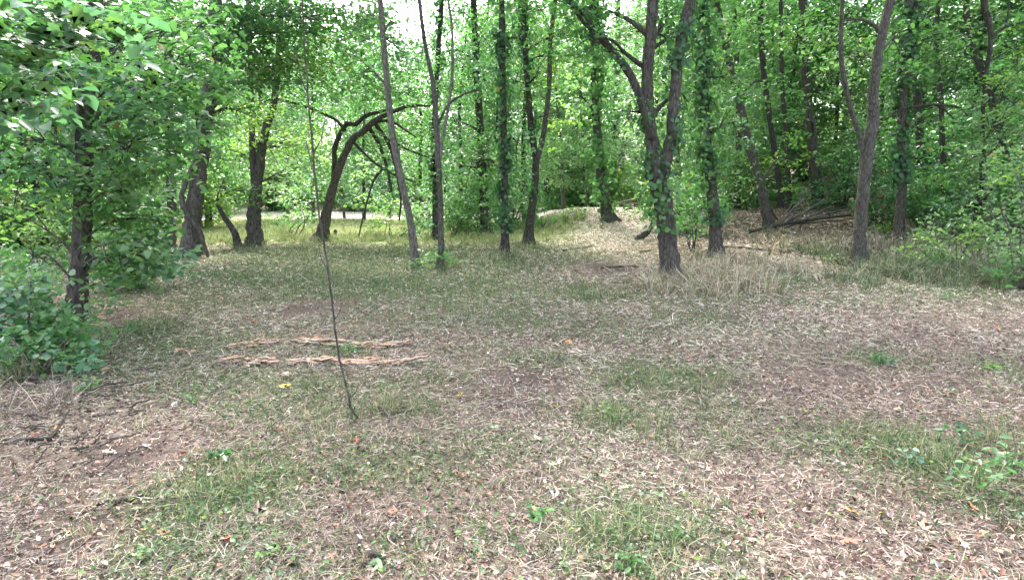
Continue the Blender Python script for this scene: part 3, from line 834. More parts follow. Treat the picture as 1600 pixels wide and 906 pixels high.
t26.crown([B(1560, 200, 60, 80, lg(t26.base) - .8, 22, 24, .3, .10, 'pale'), B(1590, 300, 40, 50, lg(t26.base) - .7, 14, 22, .3, .09, 'blue'), B(1510, 250, 30, 50, lg(t26.base) - .2, 9, 22, .3, .09, 'mid'), B(1540, 350, 40, 30, lg(t26.base) - .8, 10, 20, .26, .08, 'pale'), B(1570, 150, 45, 60, lg(t26.base) - .6, 15, 22, .3, .09, 'yellow'), B(1580, 230, 40, 50, lg(t26.base) - .5, 13, 22, .3, .09, 'pale'), B(1530, 290, 40, 50, lg(t26.base) - .4, 9, 20, .3, .085, 'pale'),
           B(1500, 320, 30, 30, lg(t26.base) - .3, 6, 18, .25, .08, 'blue'), B(1590, 80, 30, 50, lg(t26.base), 9, 22, .3, .09, 'yellow')], 'bark_dark')
a, Q, r = tree_px('slim_tree', [(1476, 340, 9), (1474, 280, 8), (1470, 160, 8), (1462, 60, 7), (1468, 0, 6)], 'slim trunk rising behind the arching dead branch', 'bark_dark', 30)
a, Q, r = tree_px('slim_tree', [(1585, 345, 10), (1575, 260, 10), (1550, 160, 9), (1520, 70, 9), (1508, 0, 8)], 'slim trunk leaning left behind the crooked tree at right', 'bark_dark', 31)

# leafy boughs that hang low between and in front of the trunks
def hang(t, bs, mat='bark_dark', limbs=True):
    t.crown([B(x, y, rx, ry, t.base[1] + dy, n, 24, .42, L, k) for x, y, rx, ry, dy, n, L, k in bs], mat, 'hanging_foliage', tilt=.7, limbs=limbs)


hang(t20, [(1190, 40, 60, 50, -1, 13, .14, 'mid'), (1150, 40, 40, 50, -.6, 7, .14, 'pale'), (1225, 130, 36, 50, .6, 8, .14, 'mid'), (1240, 250, 30, 50, 1, 7, .14, 'yellow')])
hang(t21, [(1250, 60, 50, 50, -1.5, 11, .15, 'yellow'), (1290, 130, 40, 60, -1, 9, .15, 'mid'), (1245, 190, 30, 60, -1.5, 8, .15, 'mid')])
hang(t23, [(1300, 40, 50, 50, .8, 10, .12, 'mid'), (1410, 60, 50, 50, .6, 10, .12, 'mid'), (1330, 90, 30, 60, 1.0, 6, .12, 'pale')], 'bark_grey')
hang(t24, [(1460, 60, 50, 60, 0, 11, .12, 'mid'), (1390, 130, 30, 70, .8, 7, .12, 'deep'), (1450, 190, 40, 40, .4, 7, .12, 'mid')])
hang(t15, [(890, 60, 50, 60, .4, 11, .13, 'mid'), (800, 130, 30, 70, .3, 8, .13, 'blue'), (870, 180, 30, 50, .6, 6, .13, 'yellow'), (840, 120, 30, 50, -.4, 5, .12, 'mid')])
hang(t13, [(710, 190, 40, 60, -.6, 9, .12, 'blue'), (760, 60, 50, 60, -.6, 11, .13, 'mid'), (720, 20, 40, 30, -.8, 5, .12, 'blue')])
hang(t18, [(1060, 60, 40, 50, .8, 7, .11, 'mid'), (985, 50, 30, 40, .9, 5, .11, 'pale'), (1075, 160, 26, 60, 1.0, 6, .11, 'mid')])
hang(t8, [(500, 110, 50, 50, -1.2, 9, .12, 'mid'), (600, 130, 40, 40, -1.2, 8, .12, 'blue'), (650, 300, 30, 36, .6, 6, .12, 'mid'), (470, 270, 36, 36, .8, 6, .12, 'blue'), (560, 270, 40, 36, 2.0, 8, .12, 'pale')], limbs=False)
hang(t14, [(740, 250, 30, 60, .6, 7, .11, 'mid'), (770, 300, 30, 40, .8, 6, .11, 'mid'), (810, 220, 26, 60, .4, 6, .11, 'blue')])
hang(t16, [(905, 150, 36, 50, -1, 5, .2, 'pale'), (940, 60, 40, 50, -1, 6, .2, 'mid')])
hang(t19, [(1090, 240, 20, 60, -.3, 5, .11, 'mid'), (1150, 190, 30, 60, .4, 7, .12, 'blue')])
hang(t10, [(620, 40, 40, 40, .8, 6, .12, 'blue'), (570, 110, 50, 40, .8, 8, .12, 'mid')], 'bark_grey')
hang(t26, [(1490, 90, 50, 60, .5, 9, .12, 'mid'), (1540, 40, 40, 40, .4, 7, .12, 'pale')])


# ------------------------------------------------------------------ background trees (one build per kind, then copies)
def bg_template(key, hgt, r0, lean, mat, crowns, seed, low):
    rng = np.random.default_rng(seed)
    P = np.array([[0, 0, -.3], [lean * .25, 0, hgt * .3], [lean * .6, rng.normal(0, .1), hgt * .6], [lean, rng.normal(0, .2), hgt]])
    Q, r = smooth_path(P, np.array([r0 * 1.15, r0 * .85, r0 * .6, r0 * .2]), 5, .06, rng)
    trunk = tube_mesh('trunk', Q, r, M[mat], 8, .07, rng)
    parts = [('trunk', trunk, (0, 0, 0), 0.0)]
    for i in range(4):
        z = rng.uniform(low, hgt * .8)
        k = int(np.argmin(abs(Q[:, 2] - z)))
        an = rng.uniform(0, 6.28)
        e = Q[k] + np.array([math.cos(an) * 1.6, math.sin(an) * 1.6, .9])
        q2, r2 = smooth_path(np.array([Q[k], (Q[k] + e) / 2 + [0, 0, .2], e]), np.array([r[k] * .4, r[k] * .25, .01]), 4)
        parts.append(('branch', tube_mesh('branch', q2, r2, M[mat], 5, .05, rng), (0, 0, 0), 0.0))
    VV, FF, CC, off = [], [], [], 0
    for (z, R, H, ns, per, sr, L, kind) in crowns:
        cs = ellipsoid_points((lean * z / hgt, 0, z), (R, R, H), ns, rng, .25)
        a = np.arctan2(cs[:, 1], cs[:, 0])
        cs[:, :2] *= (1 + .25 * np.sin(2 * a + seed) + .18 * np.sin(3 * a + cs[:, 2]))[:, None]
        Pp = spray_points(cs, sr * rng.uniform(.5, 1.4, ns), per, rng)
        V, F, pv = leaf_mesh_data(Pp, L * rng.uniform(.7, 1.25, len(Pp)), rng, asp=.68)
        VV.append(V); FF.append(F + off); off += len(V)
        CC.append(leaf_colors(len(Pp), kind, rng, pv))
    parts.append(('crown', np_mesh('crown', np.vstack(VV), np.vstack(FF), M['leaf'], np.vstack(CC)), (0, 0, 0), 0.0))
    return parts


def place(parts, name, base, rz, s, label, cat, group):
    o = empty(name, base)
    o.rotation_euler = (0, 0, rz)
    o.scale = (s, s, s)
    tag(o, label, cat, group)
    for nm, me, loc, _ in parts:
        c = mobj(nm, me, o)
        if nm in ('crown', 'foliage'): c['kind'] = 'stuff'
    return o


MID = [
    bg_template('m0', 11, .13, .7, 'bark_dark', [(3.6, 1.8, 1.8, 75, 30, .6, .17, 'mid'), (8.0, 2.4, 3.2, 150, 30, .65, .18, 'mid')], 201, 3),
    bg_template('m1', 12, .10, -.9, 'bark_brown', [(3.2, 1.8, 1.8, 75, 30, .6, .16, 'mid'), (8.0, 2.4, 3.6, 165, 30, .65, .18, 'blue')], 202, 3),
    bg_template('m2', 10, .16, .3, 'bark_dark', [(4.0, 2.0, 2.4, 100, 30, .6, .17, 'deep'), (8.2, 2.5, 2.6, 130, 30, .65, .18, 'mid')], 203, 3),
    bg_template('m3', 13, .12, 1.4, 'bark_grey', [(4.0, 1.9, 2.6, 100, 30, .6, .17, 'pale'), (9.0, 2.5, 3.6, 160, 30, .65, .18, 'mid')], 204, 3),
    bg_template('m4', 9, .09, -.4, 'bark_dark', [(2.4, 1.7, 1.8, 85, 30, .55, .15, 'blue'), (6.0, 2.1, 2.8, 120, 30, .6, .17, 'mid')], 205, 2),
]
FAR = [
    bg_template('f0', 17, .22, .6, 'bark_brown', [(3.6, 3.4, 3.6, 150, 26, 1.1, .36, 'mid'), (11, 4.0, 5.0, 190, 22, 1.2, .36, 'mid')], 211, 5),
    bg_template('f1', 20, .25, -.8, 'bark_grey', [(3.6, 3.5, 3.6, 150, 26, 1.1, .36, 'blue'), (12, 4.2, 6.0, 210, 22, 1.2, .36, 'pale')], 212, 5),
    bg_template('f2', 15, .20, .2, 'bark_dark', [(3.6, 3.6, 3.6, 160, 26, 1.1, .36, 'blue'), (10, 3.8, 4.4, 170, 22, 1.2, .36, 'mid')], 213, 5),
]
rng = np.random.default_rng(31)
LMARK = [(0, 'beyond the leafy maple on the left'), (300, 'seen past the vine-wrapped trunk'), (420, 'beyond the meadow behind the arched tree'), (640, 'seen between the pale leaning tree and the ivy columns'),
         (800, 'behind the Y-shaped tree'), (900, 'in the bright gap by the path'), (1000, 'behind the large forked tree'), (1090, 'behind the ivy curtain'), (1170, 'above the brush pile'),
         (1300, 'behind the two-stemmed tree'), (1430, 'up the shaded bank'), (1520, 'behind the crooked tree near the right edge')]


def where(px):
    s = LMARK[0][1]
    for a, b in LMARK:
        if px >= a: s = b
    return s


mid_spots = []
for px, Y, k, s in [
    (-60, 19, 1, 1), (70, 17, 4, 1), (150, 20, 1, 1), (210, 24, 3, 1), (330, 25, 0, .9), (-150, 15, 0, 1),
    (360, 42, 1, 1.1), (450, 44, 3, 1.1), (540, 46, 1, 1.0), (610, 42, 4, 1.1), (700, 44, 0, 1.1), (770, 36, 3, 1.0),
    (720, 24, 4, .9), (760, 28, 0, 1), 
    (1060, 25, 3, 1), (1090, 30, 0, 1.1), (1150, 26, 3, 1), (1180, 33, 1, 1.1), 
    (1240, 32, 3, 1), (1295, 30, 4, 1), (1375, 27, 3, 1), (1420, 30, 2, 1.1),
    (1500, 26, 2, 1), (1590, 24, 2, 1.1), (1640, 18, 2, 1), (1700, 16, 0, 1), (1560, 31, 0, 1.1), (1660, 28, 3, 1.2),
    (1185, 29, 4, .8), (1360, 35, 1, 1.1), (120, 27, 0, 1.1), (30, 30, 3, 1.2), (250, 32, 1, 1.1), (400, 30, 3, .9), (490, 33, 1, .95), (570, 30, 4, .8), (660, 33, 0, .8),
    (820, 30, 0, 1), (880, 46, 3, 1.1), (915, 52, 3, 1.2), (1000, 44, 3, 1.1), (1035, 38, 3, 1.1), (1110, 36, 1, 1.1), (1215, 30, 0, 1), (1300, 36, 3, 1.2), (1520, 36, 1, 1.2), (-20, 22, 4, 1), (180, 15, 4, .8)]:
    x = (px - 800) / FPX * Y * 1.0
    mid_spots.append((px, Y, k, s, x))
MIDWORD = ['slender', 'thin leaning', 'dark leafy', 'pale green', 'low bushy']
for px, Y, k, s, x in mid_spots:
    b = (x, Y, float(height(x, Y)))
    place(MID[k], 'background_tree', b, rng.uniform(0, 6.28), s, f'{MIDWORD[k]} background tree {where(px)}', 'tree', f'{MIDWORD[k]} background trees')
for i in range(60):
    row = i % 3
    Y = [56, 70, 88][row] + rng.uniform(-5, 5)
    x = ((i // 3) - 9.5) * [5.6, 7.0, 8.8][row] + rng.uniform(-2, 2)
    az = x / Y
    px = 800 + FPX * az
    if 590 < px < 745: s0 = [.62, .5, .45][row]
    elif 850 < px < 1000: s0 = 1.1
    else: s0 = 1.0
    b = (x, Y, float(height(x, Y)) - .1)
    place(FAR[i % 3], 'far_tree', b, rng.uniform(0, 6.28), s0 * rng.uniform(.85, 1.15), f'far tree {where(px)}', 'tree', 'far trees across the stream ' + where(px))


# ------------------------------------------------------------------ shrubs and undergrowth
def shrub(name, px, py, boughs_px, label, seed, mat='bark_dark', leafmat='leaf', asp=.62, nst=5, cat='shrub', group=None):
    base = on_ground(px, py)
    t = Tree(name, base, label, cat, group, seed)
    bs = []
    for (bx, by, rx, ry, dy, ns, per, sr, L, kind) in boughs_px:
        bs.append(B(bx, by, rx, ry, base[1] + dy, ns, per, sr, L, kind, max(.2, px_size(rx, base[1]) * .7)))
    tips = []
    for c, rad, *_ in bs: tips.append(c)
    for i in range(nst):
        tip = tips[i % len(tips)] + t.rng.normal(0, .1, 3)
        st = base + np.array([t.rng.normal(0, .08), t.rng.normal(0, .08), -.05])
        t.limb(st, tip, .006 + .0008 * base[1], mat, 'stem', .05)
    t.crown(bs, mat, 'foliage', leafmat, limbs=False, asp=asp)
    return t


shrub('maple_sapling', 60, 560, [(30, 470, 60, 45, 0, 22, 20, .2, .075, 'blue'), (90, 510, 50, 40, -.2, 16, 20, .18, .07, 'mid'), (20, 530, 50, 30, -.3, 14, 20, .18, .07, 'blue'), (130, 530, 30, 25, -.3, 7, 18, .14, .065, 'mid'), (50, 440, 60, 20, .1, 8, 18, .2, .075, 'pale')],
      'bushy maple sapling at the left edge in front of the near maple', 301, leafmat='near_leaf', asp=.8)
shrub('leafy_bush', 225, 452, [(215, 395, 50, 40, 0, 24, 22, .2, .09, 'pale'), (190, 350, 50, 30, -.1, 14, 22, .22, .09, 'pale'), (235, 360, 26, 26, .1, 10, 24, .18, .09, 'blue'), (215, 420, 40, 22, -.1, 12, 24, .18, .09, 'pale'), (180, 420, 40, 26, -.2, 10, 22, .2, .08, 'mid')],
      'rounded leafy bush right of the near maple trunk', 302, asp=.8)
shrub('leafy_bush', 10, 470, [(0, 420, 50, 40, 0, 14, 22, .24, .085, 'mid'), (60, 430, 40, 26, -.2, 10, 22, .22, .085, 'blue')], 'leafy bush at the left edge above the maple sapling', 317)
shrub('maple_sapling', 95, 585, [(70, 540, 50, 26, 0, 9, 18, .18, .07, 'mid'), (120, 555, 36, 18, -.1, 6, 18, .15, .065, 'blue'), (20, 560, 40, 24, 0, 8, 18, .18, .07, 'mid')], 'low maple sprout in front of the bushy maple sapling', 318, leafmat='near_leaf', asp=.8)
shrub('bank_bush', 1590, 420, [(1590, 330, 36, 50, .3, 8, 18, .28, .085, 'pale'), (1555, 290, 30, 40, .6, 6, 18, .28, .085, 'mid'), (1600, 260, 30, 50, .4, 8, 18, .28, .085, 'blue'), (1570, 390, 40, 26, 0, 6, 18, .26, .08, 'mid')], 'tall straggling shrub at the right edge beside the crooked tree', 319, nst=12, mat='dead_wood')
shrub('bank_bush', 1455, 405, [(1450, 360, 30, 36, .2, 6, 18, .28, .085, 'pale'), (1480, 340, 26, 36, .4, 5, 18, .28, .085, 'blue')], 'straggling twiggy shrub between the ivy-covered trunk and the crooked tree', 320, nst=10, mat='dead_wood')
shrub('bank_bush', 1540, 430, [(1535, 330, 26, 50, .1, 8, 20, .26, .085, 'pale'), (1510, 380, 26, 36, 0, 6, 20, .24, .08, 'yellow'), (1560, 390, 26, 36, 0, 6, 20, .24, .08, 'pale'), (1545, 250, 24, 40, .2, 6, 20, .26, .085, 'pale')], 'tall wispy shrub climbing round the foot of the crooked tree', 321, nst=12, mat='dead_wood')
shrub('bank_bush', 1610, 455, [(1600, 360, 36, 60, 0, 11, 20, .26, .085, 'pale'), (1590, 430, 36, 24, -.1, 6, 20, .24, .08, 'mid'), (1605, 250, 30, 60, .1, 9, 20, .26, .085, 'yellow')], 'tall pale brush cut off by the right edge', 322, nst=12, mat='dead_wood')
shrub('leafy_bush', 60, 440, [(50, 395, 55, 30, 0, 14, 22, .28, .09, 'mid'), (90, 360, 50, 26, .3, 10, 22, .28, .09, 'yellow')], 'low bright bush behind the near maple at the left', 303)
shrub('small_bush', 690, 420, [(690, 405, 26, 13, 0, 7, 22, .2, .08, 'mid')], 'small green bush at the foot of the slender forked tree', 304)
shrub('waterside_bush', 455, 372, [(455, 345, 40, 20, 1, 9, 24, .35, .12, 'mid'), (480, 320, 26, 24, 1, 6, 22, .35, .12, 'deep')], 'bush at the meadow edge left of the arched tree', 305)
shrub('waterside_bush', 610, 376, [(610, 345, 40, 22, .5, 8, 22, .35, .11, 'yellow'), (665, 350, 30, 18, .5, 7, 22, .3, .11, 'blue')], 'loose pale bush at the meadow edge behind the pale leaning tree', 306)
shrub('waterside_bush', 730, 372, [(725, 340, 34, 24, .5, 9, 24, .35, .11, 'mid'), (770, 350, 26, 20, .5, 6, 22, .3, .11, 'deep')], 'dark bush between the ivy columns and the meadow', 307)
shrub('waterside_bush', 845, 362, [(850, 340, 34, 18, .5, 8, 24, .35, .13, 'mid'), (885, 335, 30, 14, 1, 6, 22, .35, .13, 'yellow')], 'low bush on the left bank of the straw-covered path', 308)
shrub('ivy_bush', 1085, 395, [(1085, 345, 22, 40, .2, 9, 24, .28, .09, 'mid')], 'upright bush between the large forked tree and the ivy curtain', 309)
shrub('bank_bush', 1300, 338, [(1290, 315, 30, 40, 1, 16, 24, .4, .11, 'blue'), (1330, 330, 30, 40, 1.5, 12, 24, .4, .11, 'deep'), (1250, 300, 26, 30, 2, 9, 24, .4, .12, 'mid')], 'blue-green bush rising behind the brush pile', 310)
shrub('bank_bush', 1385, 372, [(1375, 330, 20, 40, .8, 10, 24, .35, .10, 'pale'), (1390, 360, 26, 14, .3, 7, 22, .3, .09, 'yellow')], 'bright bush between the two-stemmed tree and its ivy-covered neighbour', 311)
shrub('bank_bush', 1465, 425, [(1440, 385, 30, 26, 0, 8, 20, .25, .08, 'yellow'), (1470, 400, 36, 24, -.2, 9, 20, .25, .075, 'pale')], 'low pale bush between the ivy-covered trunk and the tangled bush', 316)
shrub('bank_bush', 1500, 430, [(1485, 370, 36, 40, 0, 9, 20, .3, .08, 'pale'), (1500, 420, 40, 24, -.3, 6, 20, .25, .08, 'mid'), (1460, 420, 36, 20, -.2, 5, 20, .25, .075, 'deep')], 'tangled pale green bush left of the crooked tree', 312)
shrub('bank_bush', 1575, 440, [(1580, 380, 36, 40, 0, 8, 20, .3, .08, 'pale'), (1570, 425, 40, 22, -.4, 5, 20, .25, .075, 'mid'), (1620, 400, 40, 50, 0, 12, 20, .3, .08, 'mid')], 'tangled pale bush at the right edge of the undergrowth', 313)
shrub('bank_bush', 1545, 365, [(1560, 300, 50, 50, 1, 24, 24, .45, .11, 'deep'), (1500, 300, 40, 50, 1.5, 18, 24, .45, .11, 'deep'), (1610, 280, 50, 60, 1, 18, 24, .45, .11, 'deep')], 'dark thicket behind the crooked tree near the right edge', 314)
shrub('bank_bush', 1430, 345, [(1420, 310, 40, 26, 1, 12, 24, .45, .12, 'deep'), (1470, 320, 30, 26, 1, 9, 24, .4, .12, 'ivy')], 'low dark bush at the foot of the shaded bank', 315)
for i, (px, py, s, kd) in enumerate([(1020, 345, 1, 'yellow'), (1060, 340, 1, 'mid'), (1165, 330, 1, 'mid'), (868, 318, 1, 'pale'), (838, 334, 1, 'mid'), (560, 330, 1, 'pale'), (425, 330, 1, 'mid'), (620, 325, 1, 'yellow'),
                                     (700, 330, 1, 'mid'), (1022, 322, 1, 'yellow'), (330, 345, 1, 'mid'), (130, 385, 1, 'mid'), (1215, 320, 1, 'mid')]):
    b = on_ground(px, py)
    w = 34
    lab = ['yellow-green clump left of the large forked trunk, beyond the path', 'low green clump behind the large forked trunk', 'low clump between the ivy curtain and leaning trunk', 'pale bush at the far end of the path',
           'bush on the stream edge behind the Y-shaped tree', 'pale bush on the stream gravel seen under the arch', 'bush on the stream bank behind the forked trunk', 'yellowish bush on the far stream bank behind the pale leaning tree',
           'bush on the far bank behind the slender forked tree', 'bright bush where the path leaves the clearing', 'bush by the meadow between vine-wrapped and forked trunks', 'bush low behind the near maple', 'bush in the woods above the brush pile'][i]
    shrub('far_bush', px, py, [(px, py - 16, w, 16, 0, 12, 22, .02 * b[1], .0048 * b[1], kd), (px + 14, py - 28, w * .6, 12, .5, 7, 22, .018 * b[1], .0048 * b[1], kd)], lab, 330 + i, nst=3, group='bushes beyond the clearing')


def bush_template(key, R, H, ns, per, sr, L, kind, seed):
    rng = np.random.default_rng(seed)
    parts = []
    for i in range(4):
        an = rng.uniform(0, 6.28)
        e = np.array([math.cos(an) * R * .6, math.sin(an) * R * .6, H * 1.2])
        q2, r2 = smooth_path(np.array([[0, 0, -.1], e * .45 + [0, 0, .1], e]), np.array([.022, .015, .006]) * R, 4)
        parts.append(('stem', tube_mesh('stem', q2, r2, M['bark_dark'], 5, .05, rng), (0, 0, 0), 0.0))
    cs = ellipsoid_points((0, 0, H), (R, R, H), ns, rng, .25)
    a = np.arctan2(cs[:, 1], cs[:, 0])
    cs[:, :2] *= (1 + .3 * np.sin(2 * a + seed) + .2 * np.sin(3 * a + cs[:, 2]))[:, None]
    cs[:, 2] *= 1 + .25 * np.sin(3 * a + 1.3 * seed)
    Pp = spray_points(cs, sr * rng.uniform(.5, 1.4, ns), per, rng)
    Pp[:, 2] = np.maximum(Pp[:, 2], .04)
    V, F, pv = leaf_mesh_data(Pp, L * rng.uniform(.7, 1.25, len(Pp)), rng, asp=.68)
    parts.append(('foliage', np_mesh('foliage', V, F, M['leaf'], leaf_colors(len(Pp), kind, rng, pv)), (0, 0, 0), 0.0))
    return parts


UNDER = [bush_template('u%d' % i, 1.0, [.8, 1.1, .6, .9][i], 60, 26, .32, .12, ['mid', 'deep', 'pale', 'yellow'][i], 240 + i) for i in range(4)]
UWORD = ['mid-green', 'dark green', 'pale green', 'yellow-green']
FARB = [bush_template('v%d' % i, 2.6, 1.9, 110, 24, .9, .30, ['mid', 'pale', 'yellow'][i], 250 + i) for i in range(3)]
rng = np.random.default_rng(61)
for i, (px, Y, k, s) in enumerate([
    (1075, 19, 0, .9), (1090, 26, 2, 1.1), (1165, 27, 3, 1.2), (1215, 29, 0, 1.3), (1255, 29, 2, 1.0), (1315, 22, 1, 1.1), (1330, 25, 0, 1.3), (1370, 18, 1, .9), (1395, 23, 0, 1.2),
    (1435, 17, 1, .9), (1460, 21, 1, 1.2), (1500, 17.5, 0, 1.2), (1530, 22, 1, 1.4), (1560, 16, 1, 1.2), (1600, 19, 0, 1.4), (1590, 14, 0, 1.0), (1650, 15, 1, 1.3), (1480, 27, 2, 1.4), (1400, 30, 2, 1.5), (1550, 28, 0, 1.5), (1280, 29, 3, 1.4),
    (1130, 29, 2, 1.3), (1055, 29, 3, 1.3), (20, 21, 0, 1.2), (90, 24, 3, 1.3), (140, 18, 0, 1), (200, 21, 0, 1.1), (240, 26, 2, 1.3), (-40, 17, 1, 1.2), (320, 24, 3, 1.0), (745, 22, 0, 1.1), (800, 24, 0, 1.1), (-90, 14, 0, 1.2), (10, 15, 0, .9),
    (1190, 27, 0, .8), (1420, 26, 1, 1.3), (660, 24, 2, .9), (710, 20, 0, .7)]):
    x = (px - 800) / FPX * Y
    place(UNDER[k], 'understory_bush', (x, Y, float(height(x, Y))), rng.uniform(0, 6.28), s * rng.uniform(.9, 1.15), f'{UWORD[k]} understory bush {where(px)}', 'bush', f'{UWORD[k]} understory bushes')
for i in range(34):
    Y = 60 + 6 * (i % 2) + rng.uniform(-3, 3)
    x = (i - 16.5) * 3.3 + rng.uniform(-1, 1)
    px = 800 + FPX * x / Y
    place(FARB[i % 3], 'far_bank_bush', (x, Y, float(height(x, Y)) - .1), rng.uniform(0, 6.28), rng.uniform(.7, 1.2), f'far bank bush {where(px)}', 'bush', 'far bank bushes ' + where(px))


# ------------------------------------------------------------------ ground cover: straw, grass, leaf litter (nobody could count it)
def scatter(n, rng, y0, y1, power, wide=1.15, margin=1.0):
    """points on the ground, thinning out with distance"""
    u = rng.random(n)
    e = 2.0 - power
    y = (y0 ** e + (y1 ** e - y0 ** e) * u) ** (1 / e) if abs(e) > 1e-3 else y0 * (y1 / y0) ** u
    x = rng.uniform(-1, 1, n) * (0.81 * y * wide + margin)
    return x, y


def straws(P, yaw, L, W, elev, bend, rng, mat, name, col, curl=0.0):
    """narrow tapering blades of three triangles"""
    d = np.stack([np.cos(yaw), np.sin(yaw), np.zeros(len(yaw))], 1)
    s = np.stack([-np.sin(yaw), np.cos(yaw), np.zeros(len(yaw))], 1)
    up = np.array([0, 0, 1.0])
    rollc, rolls = np.cos(rng.uniform(-1.1, 1.1, len(P))), np.sin(rng.uniform(-1.1, 1.1, len(P)))
    w = (s * rollc[:, None] + up * rolls[:, None]) * (W * .5)[:, None]
    ce, se = np.cos(elev)[:, None], np.sin(elev)[:, None]
    Lc = L[:, None]
    mid = P + (d * ce + up * se) * Lc * .5 + s * (curl * rng.normal(0, 1, len(P)))[:, None] * Lc * .1
    e2 = elev - bend
    tip = mid + (d * np.cos(e2)[:, None] + up * np.sin(e2)[:, None]) * Lc * .5 + s * (curl * rng.normal(0, 1, len(P)))[:, None] * Lc * .25
    V = np.stack([P - w, P + w, mid + w * .85, mid - w * .85, tip], 1).reshape(-1, 3)
    b = np.arange(len(P))[:, None] * 5
    F = np.concatenate([b + np.array([[0, 1, 2]]), b + np.array([[0, 2, 3]]), b + np.array([[3, 2, 4]])], 1).reshape(-1, 3)
    me = np_mesh(name, V, F, M[mat], np.repeat(col, 5, 0))
    return me


def pick_cols(n, rng, table):
    w = np.array([t[1] for t in table], float)
    k = rng.choice(len(table), n, p=w / w.sum())
    c = np.array([t[0] for t in table])[k]
    return c * rng.uniform(.7, 1.25, n)[:, None]


STRAW = [((.44, .375, .315), 3), ((.37, .32, .275), 2.4), ((.25, .21, .185), 2.6), ((.14, .112, .10), 3.0), ((.53, .47, .40), 1.6), ((.31, .22, .185), 1.6), ((.085, .068, .064), 2.4), ((.36, .36, .22), 1.5)]
GRASSC = [((.10, .175, .07), 3.4), ((.15, .22, .095), 2.8), ((.24, .28, .14), 1.8), ((.07, .13, .055), 2), ((.36, .34, .21), .9)]
WEEDC = [((.085, .16, .055), 3), ((.12, .20, .07), 2), ((.20, .27, .17), 1.4), ((.06, .115, .055), 2), ((.28, .34, .25), .7), ((.20, .27, .06), .6)]
LITTERC = [((.32, .205, .165), 2.4), ((.42, .30, .245), 2.2), ((.18, .115, .10), 2.6), ((.48, .385, .33), 1.3), ((.085, .06, .055), 2.6), ((.37, .19, .125), .7), ((.52, .48, .44), .35), ((.16, .21, .10), .8)]


def patchy(c, x, y):
    """dead stuff is greyer, browner or paler from place to place, plus a painted lift farther off"""
    v = (.66 + .85 * fbm(x + 3, y + 40, .75))[:, None]
    p = sstep((fbm(x - 20, y + 12, 1.1) - .38) / .3)[:, None]
    return (.90 + .40 * sstep((y - 4) / 6.0))[:, None] * c * v * (np.array([1.03, .965, .95]) * p + np.array([.98, .99, .94]) * (1 - p))  # first factor lightens the far litter to make up for the trees' shade


def ground_z(x, y): return height(x, y) + np.where(y < 25, 0.02 * (fbm(x, y, 3.0) - 0.5), 0)


